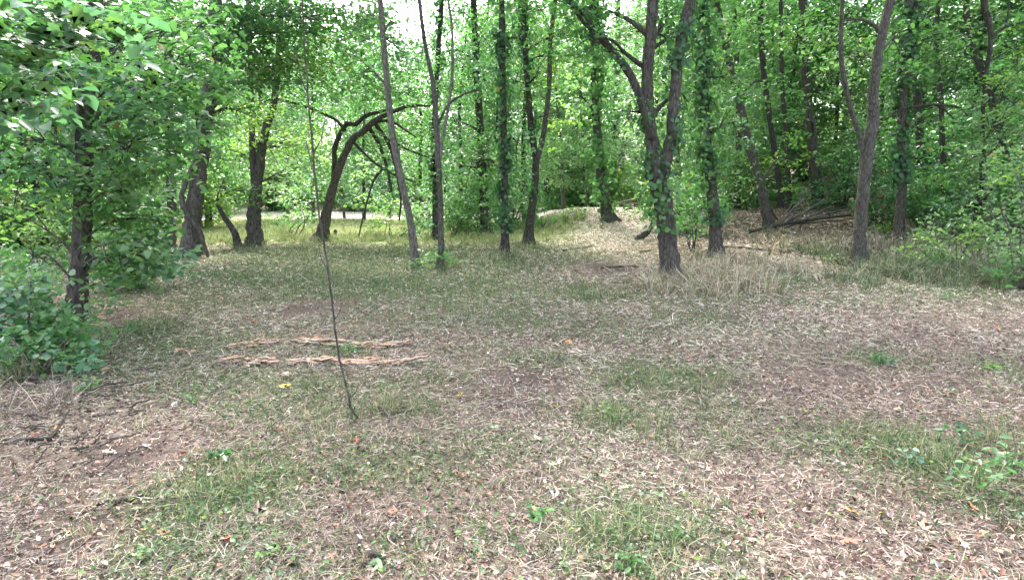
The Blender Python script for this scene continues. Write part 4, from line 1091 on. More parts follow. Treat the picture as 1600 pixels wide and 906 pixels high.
def cover():
    rng = np.random.default_rng(77)
    pxs = lambda y: y / 632.0                              # one picture element at that distance
    # dry mown straw
    x, y = scatter(490000, rng, 2.0, 27, 1.85)
    b, g = bareness(x, y), greenness(x, y)
    far_open = sstep((y - 16) / 3.0) * sstep((0.05 * y + 1.2 - x) / 2.0)
    keep = rng.random(len(x)) > np.clip(.80 * b + .40 * g + .7 * far_open + .45 * sstep((fbm(x + 50, y - 30, 1.3) - .42) / .2), 0, .97)
    x, y = x[keep], y[keep]
    n = len(x)
    z = ground_z(x, y) + rng.random(n) * .03
    L = (.018 + .10 * rng.random(n) ** 2.2) * (1 + .035 * y)
    W = np.maximum(rng.uniform(.0014, .0036, n), .58 * pxs(y))
    me = straws(np.stack([x, y, z], 1), rng.uniform(0, 6.283, n), L, W, np.abs(rng.normal(.04, .22, n)), rng.normal(.15, .3, n), rng, 'litter', 'dry_straw', patchy(pick_cols(n, rng, STRAW), x, y), .5)
    tag(mobj('dry_straw', me), 'dry mown straw strewn all over the clearing', 'straw', None, 'stuff')
    # short green grass
    x, y = scatter(400000, rng, 2.0, 30, 1.75)
    g = greenness(x, y)
    g = np.maximum(g, .85 * sstep((y - 16.5) / 2.5) * sstep((0.05 * y + 1.2 - x) / 2.0))
    keep = rng.random(len(x)) < np.clip(g * 1.05, 0, 1)
    x, y = x[keep], y[keep]
    n = len(x)
    L = rng.uniform(.035, .11, n) * (1 + .03 * y)
    W = np.maximum(rng.uniform(.002, .0045, n), .55 * pxs(y))
    col = pick_cols(n, rng, GRASSC)
    mead = (sstep((y - 17) / 2.5) * sstep((0.05 * y + 1.2 - x) / 2.0))[:, None]
    col = col + (pick_cols(n, rng, [((.34, .39, .18), 2), ((.44, .45, .24), 1), ((.24, .31, .13), 1)]) - col) * mead
    me = straws(np.stack([x, y, ground_z(x, y) - .002], 1), rng.uniform(0, 6.283, n), L, W, rng.uniform(.2, 1.3, n), rng.uniform(.1, 1.1, n), rng, 'grass', 'short_grass', col, .6)
    tag(mobj('short_grass', me), 'short green grass growing in patches through the straw', 'grass', None, 'stuff')
    # small weed leaves
    x, y = scatter(90000, rng, 2.0, 17, 1.8)
    g = greenness(x, y)
    keep = rng.random(len(x)) < np.clip(.08 + g * .9 - bareness(x, y), 0, 1)
    x, y = x[keep], y[keep]
    n = len(x)
    P = np.stack([x, y, ground_z(x, y) + rng.uniform(.008, .05, n)], 1)
    V, F, pv = leaf_mesh_data(P, np.maximum(rng.uniform(.010, .034, n), 1.4 * pxs(y)), rng, tilt=.45, asp=.7, ovate=True)
    me = np_mesh('weed_leaves', V, F, M['grass'], np.repeat(pick_cols(n, rng, WEEDC), pv, 0))
    tag(mobj('weed_leaves', me), 'small green weed leaves sprinkled among the straw', 'weeds', None, 'stuff')
    # crumbled brown leaves and chips
    x, y = scatter(190000, rng, 2.0, 19, 1.85)
    keep = rng.random(len(x)) > .55 * bareness(x, y) + .3 * greenness(x, y)
    x, y = x[keep], y[keep]
    n = len(x)
    P = np.stack([x, y, ground_z(x, y) + rng.uniform(.004, .03, n)], 1)
    V, F, pv = leaf_mesh_data(P, np.maximum(.006 + .036 * rng.random(n) ** 3.0, .9 * pxs(y)), rng, tilt=.8, asp=.48, ovate=True, droop=0)
    me = np_mesh('leaf_litter', V, F, M['litter'], np.repeat(patchy(pick_cols(n, rng, LITTERC), x, y), pv, 0))
    tag(mobj('leaf_litter', me), 'crumbled brown leaf litter and chips on the clearing floor', 'leaf litter', None, 'stuff')
    # litter under the woods and along the bank
    x, y = scatter(40000, rng, 14, 42, 1.3)
    keep = (x > .24 * y) | (x < -.55 * y)
    x, y = x[keep], y[keep]
    n = len(x)
    P = np.stack([x, y, height(x, y) + rng.uniform(.005, .06, n)], 1)
    V, F, pv = leaf_mesh_data(P, np.maximum(rng.uniform(.04, .12, n), 1.5 * pxs(y)), rng, tilt=.5, asp=.6)
    c = pick_cols(n, rng, LITTERC[:5] + [((.10, .15, .05), 3.0), ((.16, .20, .08), 1.5)])
    me = np_mesh('forest_litter', V, F, M['litter'], np.repeat(c, pv, 0))
    tag(mobj('forest_litter', me), 'fallen leaves and low plants covering the floor of the woods', 'leaf litter', None, 'stuff')


cover()


def tall_grass(name, spots_, label, seed, cols, Lr=(.25, .6), n_per=900, mat='litter', wmul=.62):
    rng = np.random.default_rng(seed)
    PP, LL, SC = [], [], []
    for (px, py, rx, ry, dens, hs_) in spots_:
        cx, cy, wx, wy, _ = spot(px, py, rx, ry, 1)
        n = int(n_per * dens)
        k = max(3, n // 14)
        tx, ty = cx + rng.normal(0, .55, k) * wx, cy + rng.normal(0, .55, k) * wy
        w = rng.integers(0, k, n)
        x, y = tx[w] + rng.normal(0, .035, n), ty[w] + rng.normal(0, .035, n)
        PP.append(np.stack([x, y, height(x, y) - .01], 1))
        LL.append(rng.uniform(Lr[0], Lr[1], n) * hs_)
    P, L = np.vstack(PP), np.concatenate(LL)
    n = len(P)
    W = np.maximum(rng.uniform(.003, .006, n), wmul * P[:, 1] / 632.0)
    me = straws(P, rng.uniform(0, 6.283, n), L, W, rng.uniform(.6, 1.5, n), rng.uniform(.0, 1.3, n), rng, mat, name, pick_cols(n, rng, cols), .5)
    tag(mobj(name, me), label, 'grass', None, 'stuff')


DRY = [((.50, .41, .29), 3), ((.40, .325, .23), 2), ((.58, .51, .39), 1.5), ((.26, .21, .16), 1.6), ((.16, .20, .08), 1.2), ((.30, .32, .16), .8)]
tall_grass('tall_dry_grass', [(1085, 445, 55, 16, 1.1, .9), (1140, 440, 45, 18, 1.0, 1.05), (1015, 450, 26, 10, .4, .8), (1170, 415, 50, 18, .8, .8), (1240, 385, 60, 14, .7, .8), (1050, 455, 40, 8, .5, .6)],
           'tall dry straw-coloured grass round the foot of the large forked tree', 401, DRY)
tall_grass('undergrowth_grass', [(1400, 425, 70, 18, 1.4, .9), (1480, 440, 90, 20, 1.5, .9), (1570, 440, 70, 26, 1.7, 1.2), (1500, 405, 90, 22, 1.2, 1.2), (1370, 395, 50, 20, .7, .8), (1450, 390, 90, 20, 1.2, .8), (1330, 440, 50, 10, .5, .5), (1550, 395, 80, 20, 1, .8), (1290, 400, 60, 14, .6, .7)],
           'weedy mixed grass along the foot of the bank on the right', 402, GRASSC + [((.34, .29, .20), 3), ((.24, .20, .14), 2), ((.12, .13, .09), 2)], n_per=1100)
tall_grass('dead_stems', [(1440, 410, 90, 24, .35, 1), (1540, 415, 80, 24, .4, 1), (1590, 430, 50, 24, .3, 1), (1380, 400, 40, 16, .15, .8), (1490, 380, 80, 20, .3, 1), (40, 585, 70, 18, .25, .5), (30, 640, 60, 18, .2, .4)],
           'thin dead weed stems sticking up through the undergrowth', 405, [((.30, .25, .20), 2), ((.42, .36, .29), 1.5), ((.16, .13, .11), 2)], Lr=(.5, 1.1), n_per=500, wmul=.5)
tall_grass('clearing_tufts', [(1030, 595, 110, 20, .8, .35), (960, 655, 80, 20, .8, .4), (990, 850, 100, 50, .8, .45), (330, 760, 100, 50, .8, .4), (1380, 690, 100, 20, .6, .35), (1520, 760, 90, 60, 1.0, .45), (220, 520, 60, 16, .6, .5), (850, 560, 50, 10, .3, .35),
                              (1100, 700, 100, 30, .4, .35), (480, 680, 60, 20, .4, .35), (1590, 700, 60, 40, .7, .6), (40, 590, 60, 20, .6, .6), (640, 640, 60, 16, .4, .4), (930, 462, 50, 10, .5, .5), (760, 410, 60, 14, .6, .5)],
           'loose tufts of half-dry grass standing above the mown straw', 403, GRASSC + [((.42, .38, .24), 3), ((.33, .30, .18), 2)], n_per=420, mat='grass')
tall_grass('trunk_foot_grass', [(1046, 443, 24, 5, .3, 1.2), (1119, 404, 22, 4, .3, 1), (1341, 419, 22, 5, .35, 1.2), (650, 419, 14, 4, .25, 1), (688, 425, 16, 4, .3, 1), (788, 399, 18, 4, .3, 1), (824, 385, 16, 4, .3, 1), (297, 404, 30, 5, .35, 1), (398, 386, 22, 4, .3, 1),
                              (502, 379, 22, 4, .3, 1), (118, 500, 22, 6, .3, 1), (1203, 364, 18, 3, .3, 1.2), (1403, 390, 18, 4, .35, 1.2), (1521, 396, 20, 4, .35, 1.3), (757, 370, 16, 3, .25, 1), (374, 390, 14, 3, .2, 1), (265, 390, 16, 3, .2, 1), (556, 650, 14, 5, .12, .7)],
           'short mixed grass and straw banked round the feet of the trunks', 406, GRASSC + [((.42, .37, .28), 4), ((.28, .23, .18), 3)], Lr=(.10, .34), n_per=420, mat='grass')
tall_grass('meadow_grass', [(440, 372, 80, 10, 1.6, .7), (560, 376, 90, 8, 1.8, .7), (640, 374, 60, 8, 1.0, .7), (350, 376, 40, 8, .8, .7), (880, 352, 60, 10, 1, .9), (850, 370, 40, 10, .8, .7), (740, 378, 60, 8, .8, .7)],
           'long yellow-green grass at the edge of the sunlit meadow', 404, [((.24, .30, .13), 3), ((.34, .37, .19), 2), ((.15, .22, .09), 2)], n_per=700, mat='grass')


# ------------------------------------------------------------------ single small things on the ground
def lobed_leaf(name, lobes, mat, col, rng, curl=.25):
    """one leaf: an outline with lobes, folded on its midrib and curled"""
    if lobes == 5:
        out = [(0, 0), (.20, .06), (.46, .02), (.36, .22), (.60, .46), (.33, .50), (.28, .66), (.12, .62), (0, 1.0)]
    elif lobes == 3:
        out = [(0, 0), (.22, .08), (.34, .26), (.44, .50), (.24, .52), (.16, .74), (0, 1.0)]
    else:
        out = [(0, 0), (.20, .14), (.29, .36), (.27, .58), (.15, .82), (0, 1.0)]
    V, F = [], []
    k = len(out)
    for x, y in out: V.append((x, y))
    for x, y in out[1:-1]: V.append((-x, y))
    V = np.array(V)
    mid = [(0, .33), (0, .66)]
    n0 = len(V)
    V = np.vstack([V, mid])
    z = np.abs(V[:, 0]) * rng.uniform(-.1, .35) + curl * (V[:, 1] - .5) ** 2 + rng.normal(0, .02, len(V))
    V3 = np.stack([V[:, 0], V[:, 1] - .5, z + .02], 1)
    R = list(range(0, k)); Lf = [0] + list(range(k, n0)) + [k - 1]
    faces = []
    for ring, flip in ((R, False), (Lf, True)):
        for a, b in zip(ring[:-1], ring[1:]):
            ym = (V[a, 1] + V[b, 1]) / 2
            c = n0 if ym < .5 else n0 + 1
            faces.append((a, c, b) if flip else (a, b, c))
        # close along the midrib between the two centre points
        j = next(i for i, (a, b) in enumerate(zip(ring[:-1], ring[1:])) if (V[a, 1] + V[b, 1]) / 2 >= .5)
        faces.append((ring[j], n0 + 1, n0) if flip else (ring[j], n0, n0 + 1)) if not flip else faces.append((ring[j], n0, n0 + 1))
    # stalk
    s0 = len(V3)
    V3 = np.vstack([V3, [(-.012, -.5, .02), (.012, -.5, .02), (.012, -.72, .03), (-.012, -.72, .03)]])
    faces += [(s0, s0 + 1, s0 + 2), (s0, s0 + 2, s0 + 3)]
    c = np.tile(np.array(col), (len(V3), 1)) * rng.uniform(.85, 1.15, (len(V3), 1))
    return np_mesh(name, V3, np.array(faces), M[mat], c)


def fallen_leaves():
    rng = np.random.default_rng(55)
    kinds = [('tan', (.46, .34, .24), 5), ('brown', (.24, .145, .10), 4), ('reddish brown', (.33, .14, .09), 2.0), ('pinkish', (.52, .36, .29), 2.5), ('orange', (.62, .27, .10), .7), ('yellow', (.62, .50, .08), .35),
             ('pale green', (.22, .30, .17), 2.2), ('greyish', (.46, .42, .38), 1.2), ('green', (.10, .20, .06), 1.6)]
    var = {nm: [lobed_leaf('fallen_leaf', lb, 'litter', c, rng, cu) for lb, cu in ((5, .35), (1, .7), (3, .5), (1, .2))] for nm, c, _ in kinds}
    w = np.array([k[2] for k in kinds]); w = w / w.sum()
    pts = [(398, 506, 'orange', .13), (728, 461, 'yellow', .11), (446, 607, 'yellow', .10), (352, 846, 'reddish brown', .06), (232, 829, 'orange', .06), (404, 806, 'pinkish', .12), (1236, 490, 'orange', .09),
           (1235, 598, 'orange', .07), (835, 815, 'green', .09), (1327, 808, 'orange', .09), (888, 540, 'orange', .07), (430, 868, 'green', .07), (862, 732, 'pinkish', .06), (586, 896, 'pale green', .08), (460, 894, 'pale green', .07),
           (1430, 700, 'yellow', .05), (70, 770, 'pinkish', .06), (588, 880, 'greyish', .13), (540, 605, 'green', .07), (1500, 860, 'tan', .06), (445, 590, 'pinkish', .09), (355, 848, 'reddish brown', .05)]
    LEAFLAB = ['large orange leaf lying beyond the left end of the rotted log', 'yellow leaf lying in the green grass before the ivy columns', 'yellow leaf standing out in front of the rotted log', 'red leaf in the left foreground grass',
               'orange leaf in the left foreground beside the dark short stick', 'large pinkish leaf in the left part of the foreground', 'orange leaf far out in the straw on the right', 'orange leaf in the middle of the straw on the right',
               'green leaf beside the two-leaved seedling', 'orange curled leaf in the right foreground', 'orange leaf in the centre of the clearing beyond the bare patch', 'green leaf at the bottom beside the bright seedling', 'pinkish leaf in the lower middle straw',
               'pale green leaf at the bottom edge left of centre', 'pale green leaf at the very bottom below the bright seedling', 'yellow leaf near the blue-green weed on the right', 'pinkish leaf near the left edge of the foreground',
               'large greyish leaf at the bottom edge left of centre', 'green leaf by the foot of the thin sapling', 'tan lobed leaf low in the right corner of the foreground', 'pinkish leaf just behind the yellow one before the rotted log', 'small reddish leaf touching the red one in the left foreground']
    out = [(on_ground(a, b), k, s) for a, b, k, s in pts]
    x, y = scatter(1500, rng, 2.3, 13, 1.75, 1.0, .0)
    keep = np.abs(x) < .8 * y
    x, y = x[keep][:258], y[keep][:258]
    for i in range(len(x)):
        k = kinds[rng.choice(len(kinds), p=w)][0]
        out.append((np.array([x[i], y[i], float(ground_z(x[i], y[i]))]), k, rng.uniform(.03, .068)))
    for i, (p, k, s) in enumerate(out):
        o = bpy.data.objects.new('fallen_leaf', var[k][int(rng.integers(0, 4))])
        C.objects.link(o)
        o.location = (p[0], p[1], float(ground_z(p[0], p[1])) + .016 + .12 * s)
        o.rotation_euler = (rng.normal(0, .35), rng.normal(0, .35), rng.uniform(0, 6.28))
        o.scale = (s, s, s * rng.uniform(.7, 1.3))
        if i < len(pts):
            tag(o, LEAFLAB[i], 'leaf', f'{k} fallen leaves on the clearing floor')
        else:
            tag(o, f'{k} fallen leaf lying on the mown straw', 'leaf', f'{k} fallen leaves on the clearing floor')
    return out


fallen_leaves()


def stick(name, pts, label, mat='dead_wood', seed=0, group=None, cat='stick', lift=.012, forks=(), z0=None):
    """a stick given by pixel points (x, y, width px, height above ground m)"""
    rng = np.random.default_rng(seed)
    P, R = [], []
    for x, y, w, hz in pts:
        if hz == 0:
            g = on_ground(x, y)
        else:                                            # standing above a foot point given as (x, y of the foot)
            g = on_ground(x, y)
            g = g + np.array([0, 0, hz])
        P.append(g); R.append(.5 * px_size(w, g[1]))
    P = np.array(P); P[:, 2] += lift + np.array(R) * .4
    base = P[0].copy()
    Q, r = smooth_path(P, np.array(R), 4, .25, rng)
    Q[1:-1] += rng.normal(0, .006, (len(Q) - 2, 3))
    me = tube_mesh(name, Q, r, M[mat], 7, .09, rng, base)
    o = mobj(name, me)
    o.location = tuple(base)
    tag(o, label, cat, group)
    return o


def air_branch(name, pts, Y, label, mat, seed, twigs=(), dY=0, cat='branch', group=None):
    rng = np.random.default_rng(seed)
    P, R = px_path(pts, Y, dY)
    Q, r = smooth_path(P, R, 5, .15, rng)
    base = Q[0].copy()
    o = empty(name, base)
    tag(o, label, cat, group)
    mobj('limb', tube_mesh('limb', Q, r, M[mat], 7, .08, rng, base), o)
    for tp in twigs:
        P2, R2 = px_path(tp, Y + .05)
        q, rr_ = smooth_path(P2, R2, 4, .1, rng)
        mobj('twig', tube_mesh('twig', q, rr_, M[mat], 5, .05, rng, base), o)
    return o


# brush pile below the leaning trunk
gb = on_ground(1235, 362)[1]
gp = 'dead branches of the brush pile'
brush = [
    ([(1170, 362, 5), (1215, 352, 5), (1262, 344, 4.5), (1330, 336, 3.5)], 'long dark branch at the bottom of the brush pile'),
    ([(1218, 352, 4), (1236, 330, 4), (1256, 312, 3)], 'pale dead stick rising left in the brush pile'),
    ([(1226, 350, 4), (1256, 332, 3.5), (1288, 312, 3)], 'pale dead stick rising right in the brush pile'),
    ([(1222, 354, 3), (1240, 338, 3), (1275, 330, 2.4)], 'low grey stick in the middle of the brush pile'),
    ([(1240, 350, 2.6), (1290, 346, 2.6), (1320, 344, 2)], 'lower grey stick lying along the brush pile'),
    ([(1216, 345, 3), (1206, 330, 2.6), (1200, 312, 2)], 'short upright stick at the left of the brush pile'),
    ([(1212, 358, 3.4), (1240, 346, 3.2), (1270, 322, 2.4)], 'grey stick crossing the left half of the brush pile'),
    ([(1228, 356, 3.2), (1262, 340, 3), (1300, 322, 2)], 'grey stick slanting over the right half of the brush pile'),
    ([(1250, 352, 3), (1285, 336, 2.6), (1322, 328, 2)], 'thin grey stick at the right end of the brush pile'),
    ([(1196, 360, 3), (1222, 340, 2.6), (1238, 318, 1.8)], 'thin slanting stick in front of the leaning trunk'),
    ([(1235, 345, 2.6), (1248, 318, 2.4), (1252, 300, 1.6)], 'thin twig standing up in the brush pile')]
for i, (pts, lab) in enumerate(brush):
    air_branch('dead_branch', pts, gb + .15 * (i % 3), lab, 'bark_dark' if i in (0, 5) else 'dead_wood', 500 + i, group=gp)
# arching dead branch, right brush
air_branch('dead_branch', [(1386, 186, 3), (1405, 172, 4), (1440, 165, 4.5), (1475, 164, 4), (1500, 170, 3), (1512, 182, 2)], lg(t24.base) - .3, 'arching bare dead branch in front of the ivy-covered trunk on the right', 'bark_dark', 520,
           [[(1462, 164, 3), (1478, 174, 2.4), (1490, 186, 1.6)]])
yr = on_ground(1545, 400)[1]
for i, (pts, lab) in enumerate([
    ([(1530, 372, 4), (1545, 340, 4), (1570, 315, 3), (1605, 302, 2.4)], 'pale arching twig right of the crooked tree, upper one'),
    ([(1528, 385, 3.4), (1550, 350, 3), (1575, 330, 2.6), (1610, 322, 2)], 'pale arching twig right of the crooked tree, lower one'),
    ([(1562, 385, 3), (1580, 360, 3), (1605, 330, 2.4)], 'straight bare twig at the right edge of the undergrowth'),
    ([(1585, 380, 2.4), (1583, 320, 2.2), (1590, 250, 1.8)], 'thin upright bare stem at the right edge of the undergrowth')]):
    air_branch('dead_branch', pts, yr + .1 * i, lab, 'dead_wood', 530 + i, group='bare twigs at the right edge')
# fallen dark branch behind the forked tree, branches across the path
yb = on_ground(1000, 375)[1]
air_branch('fallen_branch', [(992, 375, 7), (1003, 369, 10), (1013, 362, 7), (1018, 350, 4), (1024, 335, 3)], yb, 'crooked dark fallen branch left of the large forked trunk', 'bark_dark', 540, [[(1003, 369, 4), (996, 373, 3), (988, 378, 2)]])
yf = on_ground(985, 332)[1]
for i, (pts, lab) in enumerate([
    ([(955, 322, 4), (975, 316, 4), (1000, 310, 3)], 'upper grey branch lying across the far end of the path'),
    ([(975, 328, 4), (995, 324, 4), (1015, 322, 3)], 'middle grey branch lying across the far end of the path'),
    ([(985, 334, 5), (1000, 332, 4), (1018, 326, 3)], 'dark branch lying lowest across the far end of the path')]):
    air_branch('fallen_branch', pts, yf + .3 * i, lab, 'dead_wood', 550 + i, group='branches across the far path')
stick('log', [(1218, 393, 5, 0), (1236, 395, 6, 0), (1254, 397, 5, 0)], 'short grey log lying in the litter below the brush pile', 'dead_wood', 560, cat='log')
stick('fallen_branch', [(1128, 388, 3, 0), (1165, 389, 3.5, 0), (1205, 393, 3, 0)], 'thin dark branch on the ground right of the ivy curtain trunk', 'bark_dark', 561, cat='branch')
stick('fallen_branch', [(878, 393, 3, 0), (900, 390, 3, 0), (925, 386, 2, 0)], 'dark stick lying on the straw path', 'bark_dark', 562, cat='branch')
stick('fallen_branch', [(1000, 395, 3, 0), (1025, 391, 2.5, 0)], 'short stick on the ground left of the large forked trunk', 'bark_dark', 563, cat='branch')
# stump by the arched tree
sb = on_ground(524, 374)
so = mobj('stump', tube_mesh('stump', np.array([sb - [0, 0, .1], sb + [0, 0, .1], sb + [.01, 0, .24], sb + [.02, 0, .29]]), np.array([.075, .06, .055, .045]), M['bark_dark'], 9, .1, np.random.default_rng(3), sb))
so.location = tuple(sb)
tag(so, 'small dark stump at the meadow edge beside the arched tree', 'stump')
# sticks in the foreground
for i, (pts, lab, mt) in enumerate([
    ([(0, 693, 5, 0), (40, 690, 8, 0), (80, 691, 7, 0)], 'dark rotten stick at the left edge of the foreground', 'bark_dark'),
    ([(75, 690, 6, 0), (95, 672, 5, .02), (110, 655, 3, .05)], 'dark upturned stick beside the rotten one at the left', 'bark_dark'),
    ([(0, 649, 4, .03), (35, 652, 5, .02), (76, 657, 4, 0)], 'pale straight stick near the left edge', 'dead_wood'),
    ([(5, 598, 3, .02), (90, 597, 5, .02), (180, 600, 4, 0)], 'long grey stick lying below the maple sapling', 'dead_wood'),
    ([(135, 797, 5, 0), (180, 788, 8, 0), (224, 782, 6, 0)], 'dark short stick in the left foreground', 'bark_dark'),
    ([(110, 706, 5, 0), (140, 702, 5, 0)], 'short pale stick by the bare soil at the left', 'dead_wood'),
    ([(196, 712, 4, 0), (215, 706, 4, 0), (236, 696, 3, 0)], 'curved pale stick by the bare soil at the left', 'dead_wood'),
    ([(172, 640, 4, 0), (195, 632, 4, 0), (218, 622, 3, 0)], 'bent pale stick beyond the bare soil at the left', 'dead_wood'),
    ([(115, 690, 4, 0), (128, 682, 5, 0), (142, 674, 4, 0)], 'slanted tan stick near the bare soil at the left', 'dead_wood'),
    ([(230, 793, 2.5, .02), (300, 791, 3, .05), (345, 794, 2, .03)], 'long pale grass stalk arching in the left foreground', 'dead_wood'),
    ([(545, 900, 3, 0), (560, 850, 3, .02), (582, 815, 2.5, .04)], 'pale straight stalk in the bottom middle', 'dead_wood'),
    ([(1000, 826, 3, .05), (1050, 840, 3, .06), (1110, 868, 3, .02)], 'long pale stalk crossing the green tuft at the bottom', 'dead_wood'),
    ([(1540, 785, 3, .05), (1575, 788, 3, .06), (1610, 792, 2, .05)], 'pale stalk at the right edge of the foreground weeds', 'dead_wood'),
    ([(1475, 787, 2.5, 0), (1482, 760, 2.5, .03), (1486, 738, 2, .08)], 'upright pale stalk left of the foreground weeds', 'dead_wood'),
    ([(620, 672, 3, 0), (606, 655, 3, .02), (600, 640, 2, .05)], 'curved twig beside the foot of the thin sapling', 'dead_wood'),
    ([(600, 650, 3, 0), (640, 646, 3, 0), (665, 640, 2, 0)], 'thin twig right of the thin sapling', 'bark_grey'),
    ([(690, 543, 4, 0), (700, 541, 5, 0), (712, 540, 4, 0)], 'small pink wood splinter right of the rotted log', 'rot_wood'),
    ([(740, 625, 2, 0), (765, 620, 2.5, 0), (790, 616, 2, 0)], 'thin pale stalk across the bare patch', 'dead_wood'),
    ([(1580, 680, 4, .04), (1560, 690, 4, .02), (1545, 700, 3, 0)], 'pale stick slanting at the right edge', 'dead_wood'),
    ([(940, 420, 3, 0), (970, 418, 3, 0), (1000, 419, 2, 0)], 'dark stick in the bare patch before the large forked trunk', 'bark_dark')]):
    stick('stick', pts, lab, mt, 570 + i, group='sticks and stalks on the clearing floor')

rng = np.random.default_rng(91)
for i in range(40):
    px, py = rng.uniform(-10, 215), rng.uniform(575, 745)
    a = rng.normal(0, .5); ln = rng.uniform(25, 80)
    h1 = rng.uniform(0, .10)
    stick('twig', [(px, py, 2.6, 0), (px + ln * .5 * math.cos(a), py + ln * .2 * math.sin(a) + rng.normal(0, 2), 2.8, h1 * .6), (px + ln * math.cos(a), py + ln * .4 * math.sin(a), 1.6, h1)],
          'thin dry twig in the tangle along the lower left edge', ['dead_wood', 'bark_grey', 'dead_wood', 'bark_brown'][i % 4], 800 + i, group='dry twigs along the lower left edge')


# ------------------------------------------------------------------ the rotted log: two lines of crumbling wood
def rotted_strip(x0, y0, x1, y1, wpx, label, seed):
    rng = np.random.default_rng(seed)
    a, b = on_ground(x0, y0), on_ground(x1, y1)
    ax = unit(b - a); Ln = np.linalg.norm(b - a)
    sd = np.array([-ax[1], ax[0], 0])
    o = empty('rotted_wood_strip', a)
    tag(o, label, 'rotten wood', 'crumbling pieces of the rotted log')
    W = px_size(wpx * 1.35, a[1])
    n = int(Ln * 34) + 6
    for i in range(n):
        t = rng.uniform(-.02, .98)
        ln = rng.uniform(.10, .36) * min(1.0, Ln * 1.2)
        off = rng.normal(0, .55) * W * (1 - .4 * abs(2 * t - 1))
        k = 6
        s = np.linspace(0, 1, k)
        wd = rng.uniform(.025, .085) * (np.sin(np.pi * (s * .86 + .08)) ** .6) * rng.uniform(.65, 1.3, k)
        ang = rng.normal(0, .09)
        d2 = ax * math.cos(ang) + sd * math.sin(ang)
        s2 = sd * math.cos(ang) - ax * math.sin(ang)
        cen = a + ax * (t * Ln) + sd * off
        P = cen + d2 * ((s - .5) * ln)[:, None]
        gz = np.array([float(ground_z(p[0], p[1])) for p in P])
        th = rng.uniform(.004, .013)
        z = gz + .014 + rng.uniform(0, .016) + rng.normal(0, .004, k) + np.linspace(0, rng.normal(0, .016), k)
        V = []
        for j in range(k):
            p = np.array([P[j, 0], P[j, 1], z[j]])
            V += [p - s2 * wd[j] * .5, p + s2 * wd[j] * .5, p + s2 * wd[j] * .36 + [0, 0, th * rng.uniform(.5, 1.1)], p - s2 * wd[j] * .36 + [0, 0, th * rng.uniform(.5, 1.1)]]
        F = []
        for j in range(k - 1):
            q = j * 4
            for e in range(4):
                F.append((q + e, q + (e + 1) % 4, q + 4 + (e + 1) % 4, q + 4 + e))
        F += [(3, 2, 1, 0), (4 * k - 4, 4 * k - 3, 4 * k - 2, 4 * k - 1)]
        me = np_mesh('splinter', np.array(V) - a, np.array(F), M[['rot_wood', 'rot_wood', 'rot_pale', 'rot_orange'][int(rng.integers(0, 4))]])
        mobj('splinter', me, o)


M['rot_pale'] = bark_material('rot_pale', (.42, .32, .26), (.68, .56, .48), moss=(.60, .53, .47), moss_amt=.6, scale=12, stretch=1.0)
M['rot_orange'] = bark_material('rot_orange', (.50, .29, .19), (.70, .45, .32), moss=(.52, .40, .32), moss_amt=.6, scale=12, stretch=1.0)
rotted_strip(358, 545, 440, 534, 16, 'faded pink rotted wood piece at the left end of the upper line', 601)
rotted_strip(468, 533, 560, 541, 18, 'broad pinkish rotted wood piece in the upper line, at the thin sapling', 602)
rotted_strip(556, 543, 640, 538, 14, 'narrow rotted wood piece at the right end of the upper line', 603)
rotted_strip(354, 567, 432, 568, 12, 'bright orange-red rotted wood strip at the left end of the lower line', 604)
rotted_strip(456, 566, 545, 569, 13, 'brown rotted wood strip in the middle of the lower line', 605)
rotted_strip(548, 570, 666, 565, 11, 'pale pink rotted wood strip at the right end of the lower line', 606)
rotted_strip(272, 552, 305, 551, 8, 'small faint scrap of rotted wood left of the upper line', 607)


# ------------------------------------------------------------------ small weeds that stand out
def weed(px, py, hpx, npl, Lpx, kind, label, seed):
    rng = np.random.default_rng(seed)
    b = on_ground(px, py)
    o = empty('weed', b)
    tag(o, label, 'weed', 'weeds in the clearing')
    H, L = px_size(hpx, b[1]), px_size(Lpx * .68, b[1])
    npl = int(npl * 1.7)
    for i in range(3):
        tip = b + np.array([rng.normal(0, .4) * H, rng.normal(0, .4) * H, H * rng.uniform(.6, 1.0)])
        Q = catmull(np.array([b + [0, 0, -.02], (b + tip) / 2 + [0, 0, .1 * H], tip]), 3)
        mobj('stem', tube_mesh('stem', Q, np.linspace(.0035, .0015, len(Q)), M['stem'], 5, 0, rng, b), o)
    P = ellipsoid_points(b + np.array([0, 0, H * .6]), (H * .75, H * .75, H * .45), npl, rng, .1)
    V, F, pv = leaf_mesh_data(P, L * rng.uniform(.6, 1.2, npl), rng, tilt=.5, asp=.62, ovate=True)
    c = leaf_colors(npl, kind, rng, pv)
    me0 = None
    for i in range(npl):
        vi = V[i * pv:(i + 1) * pv] - P[i]
        me = np_mesh('leaf', vi, np.array([[0, 5, 4, 3], [0, 3, 2, 1]]), M['near_leaf'], c[i * pv:(i + 1) * pv])
        lo = mobj('leaf', me, o)
        lo.location = tuple(P[i] - b)


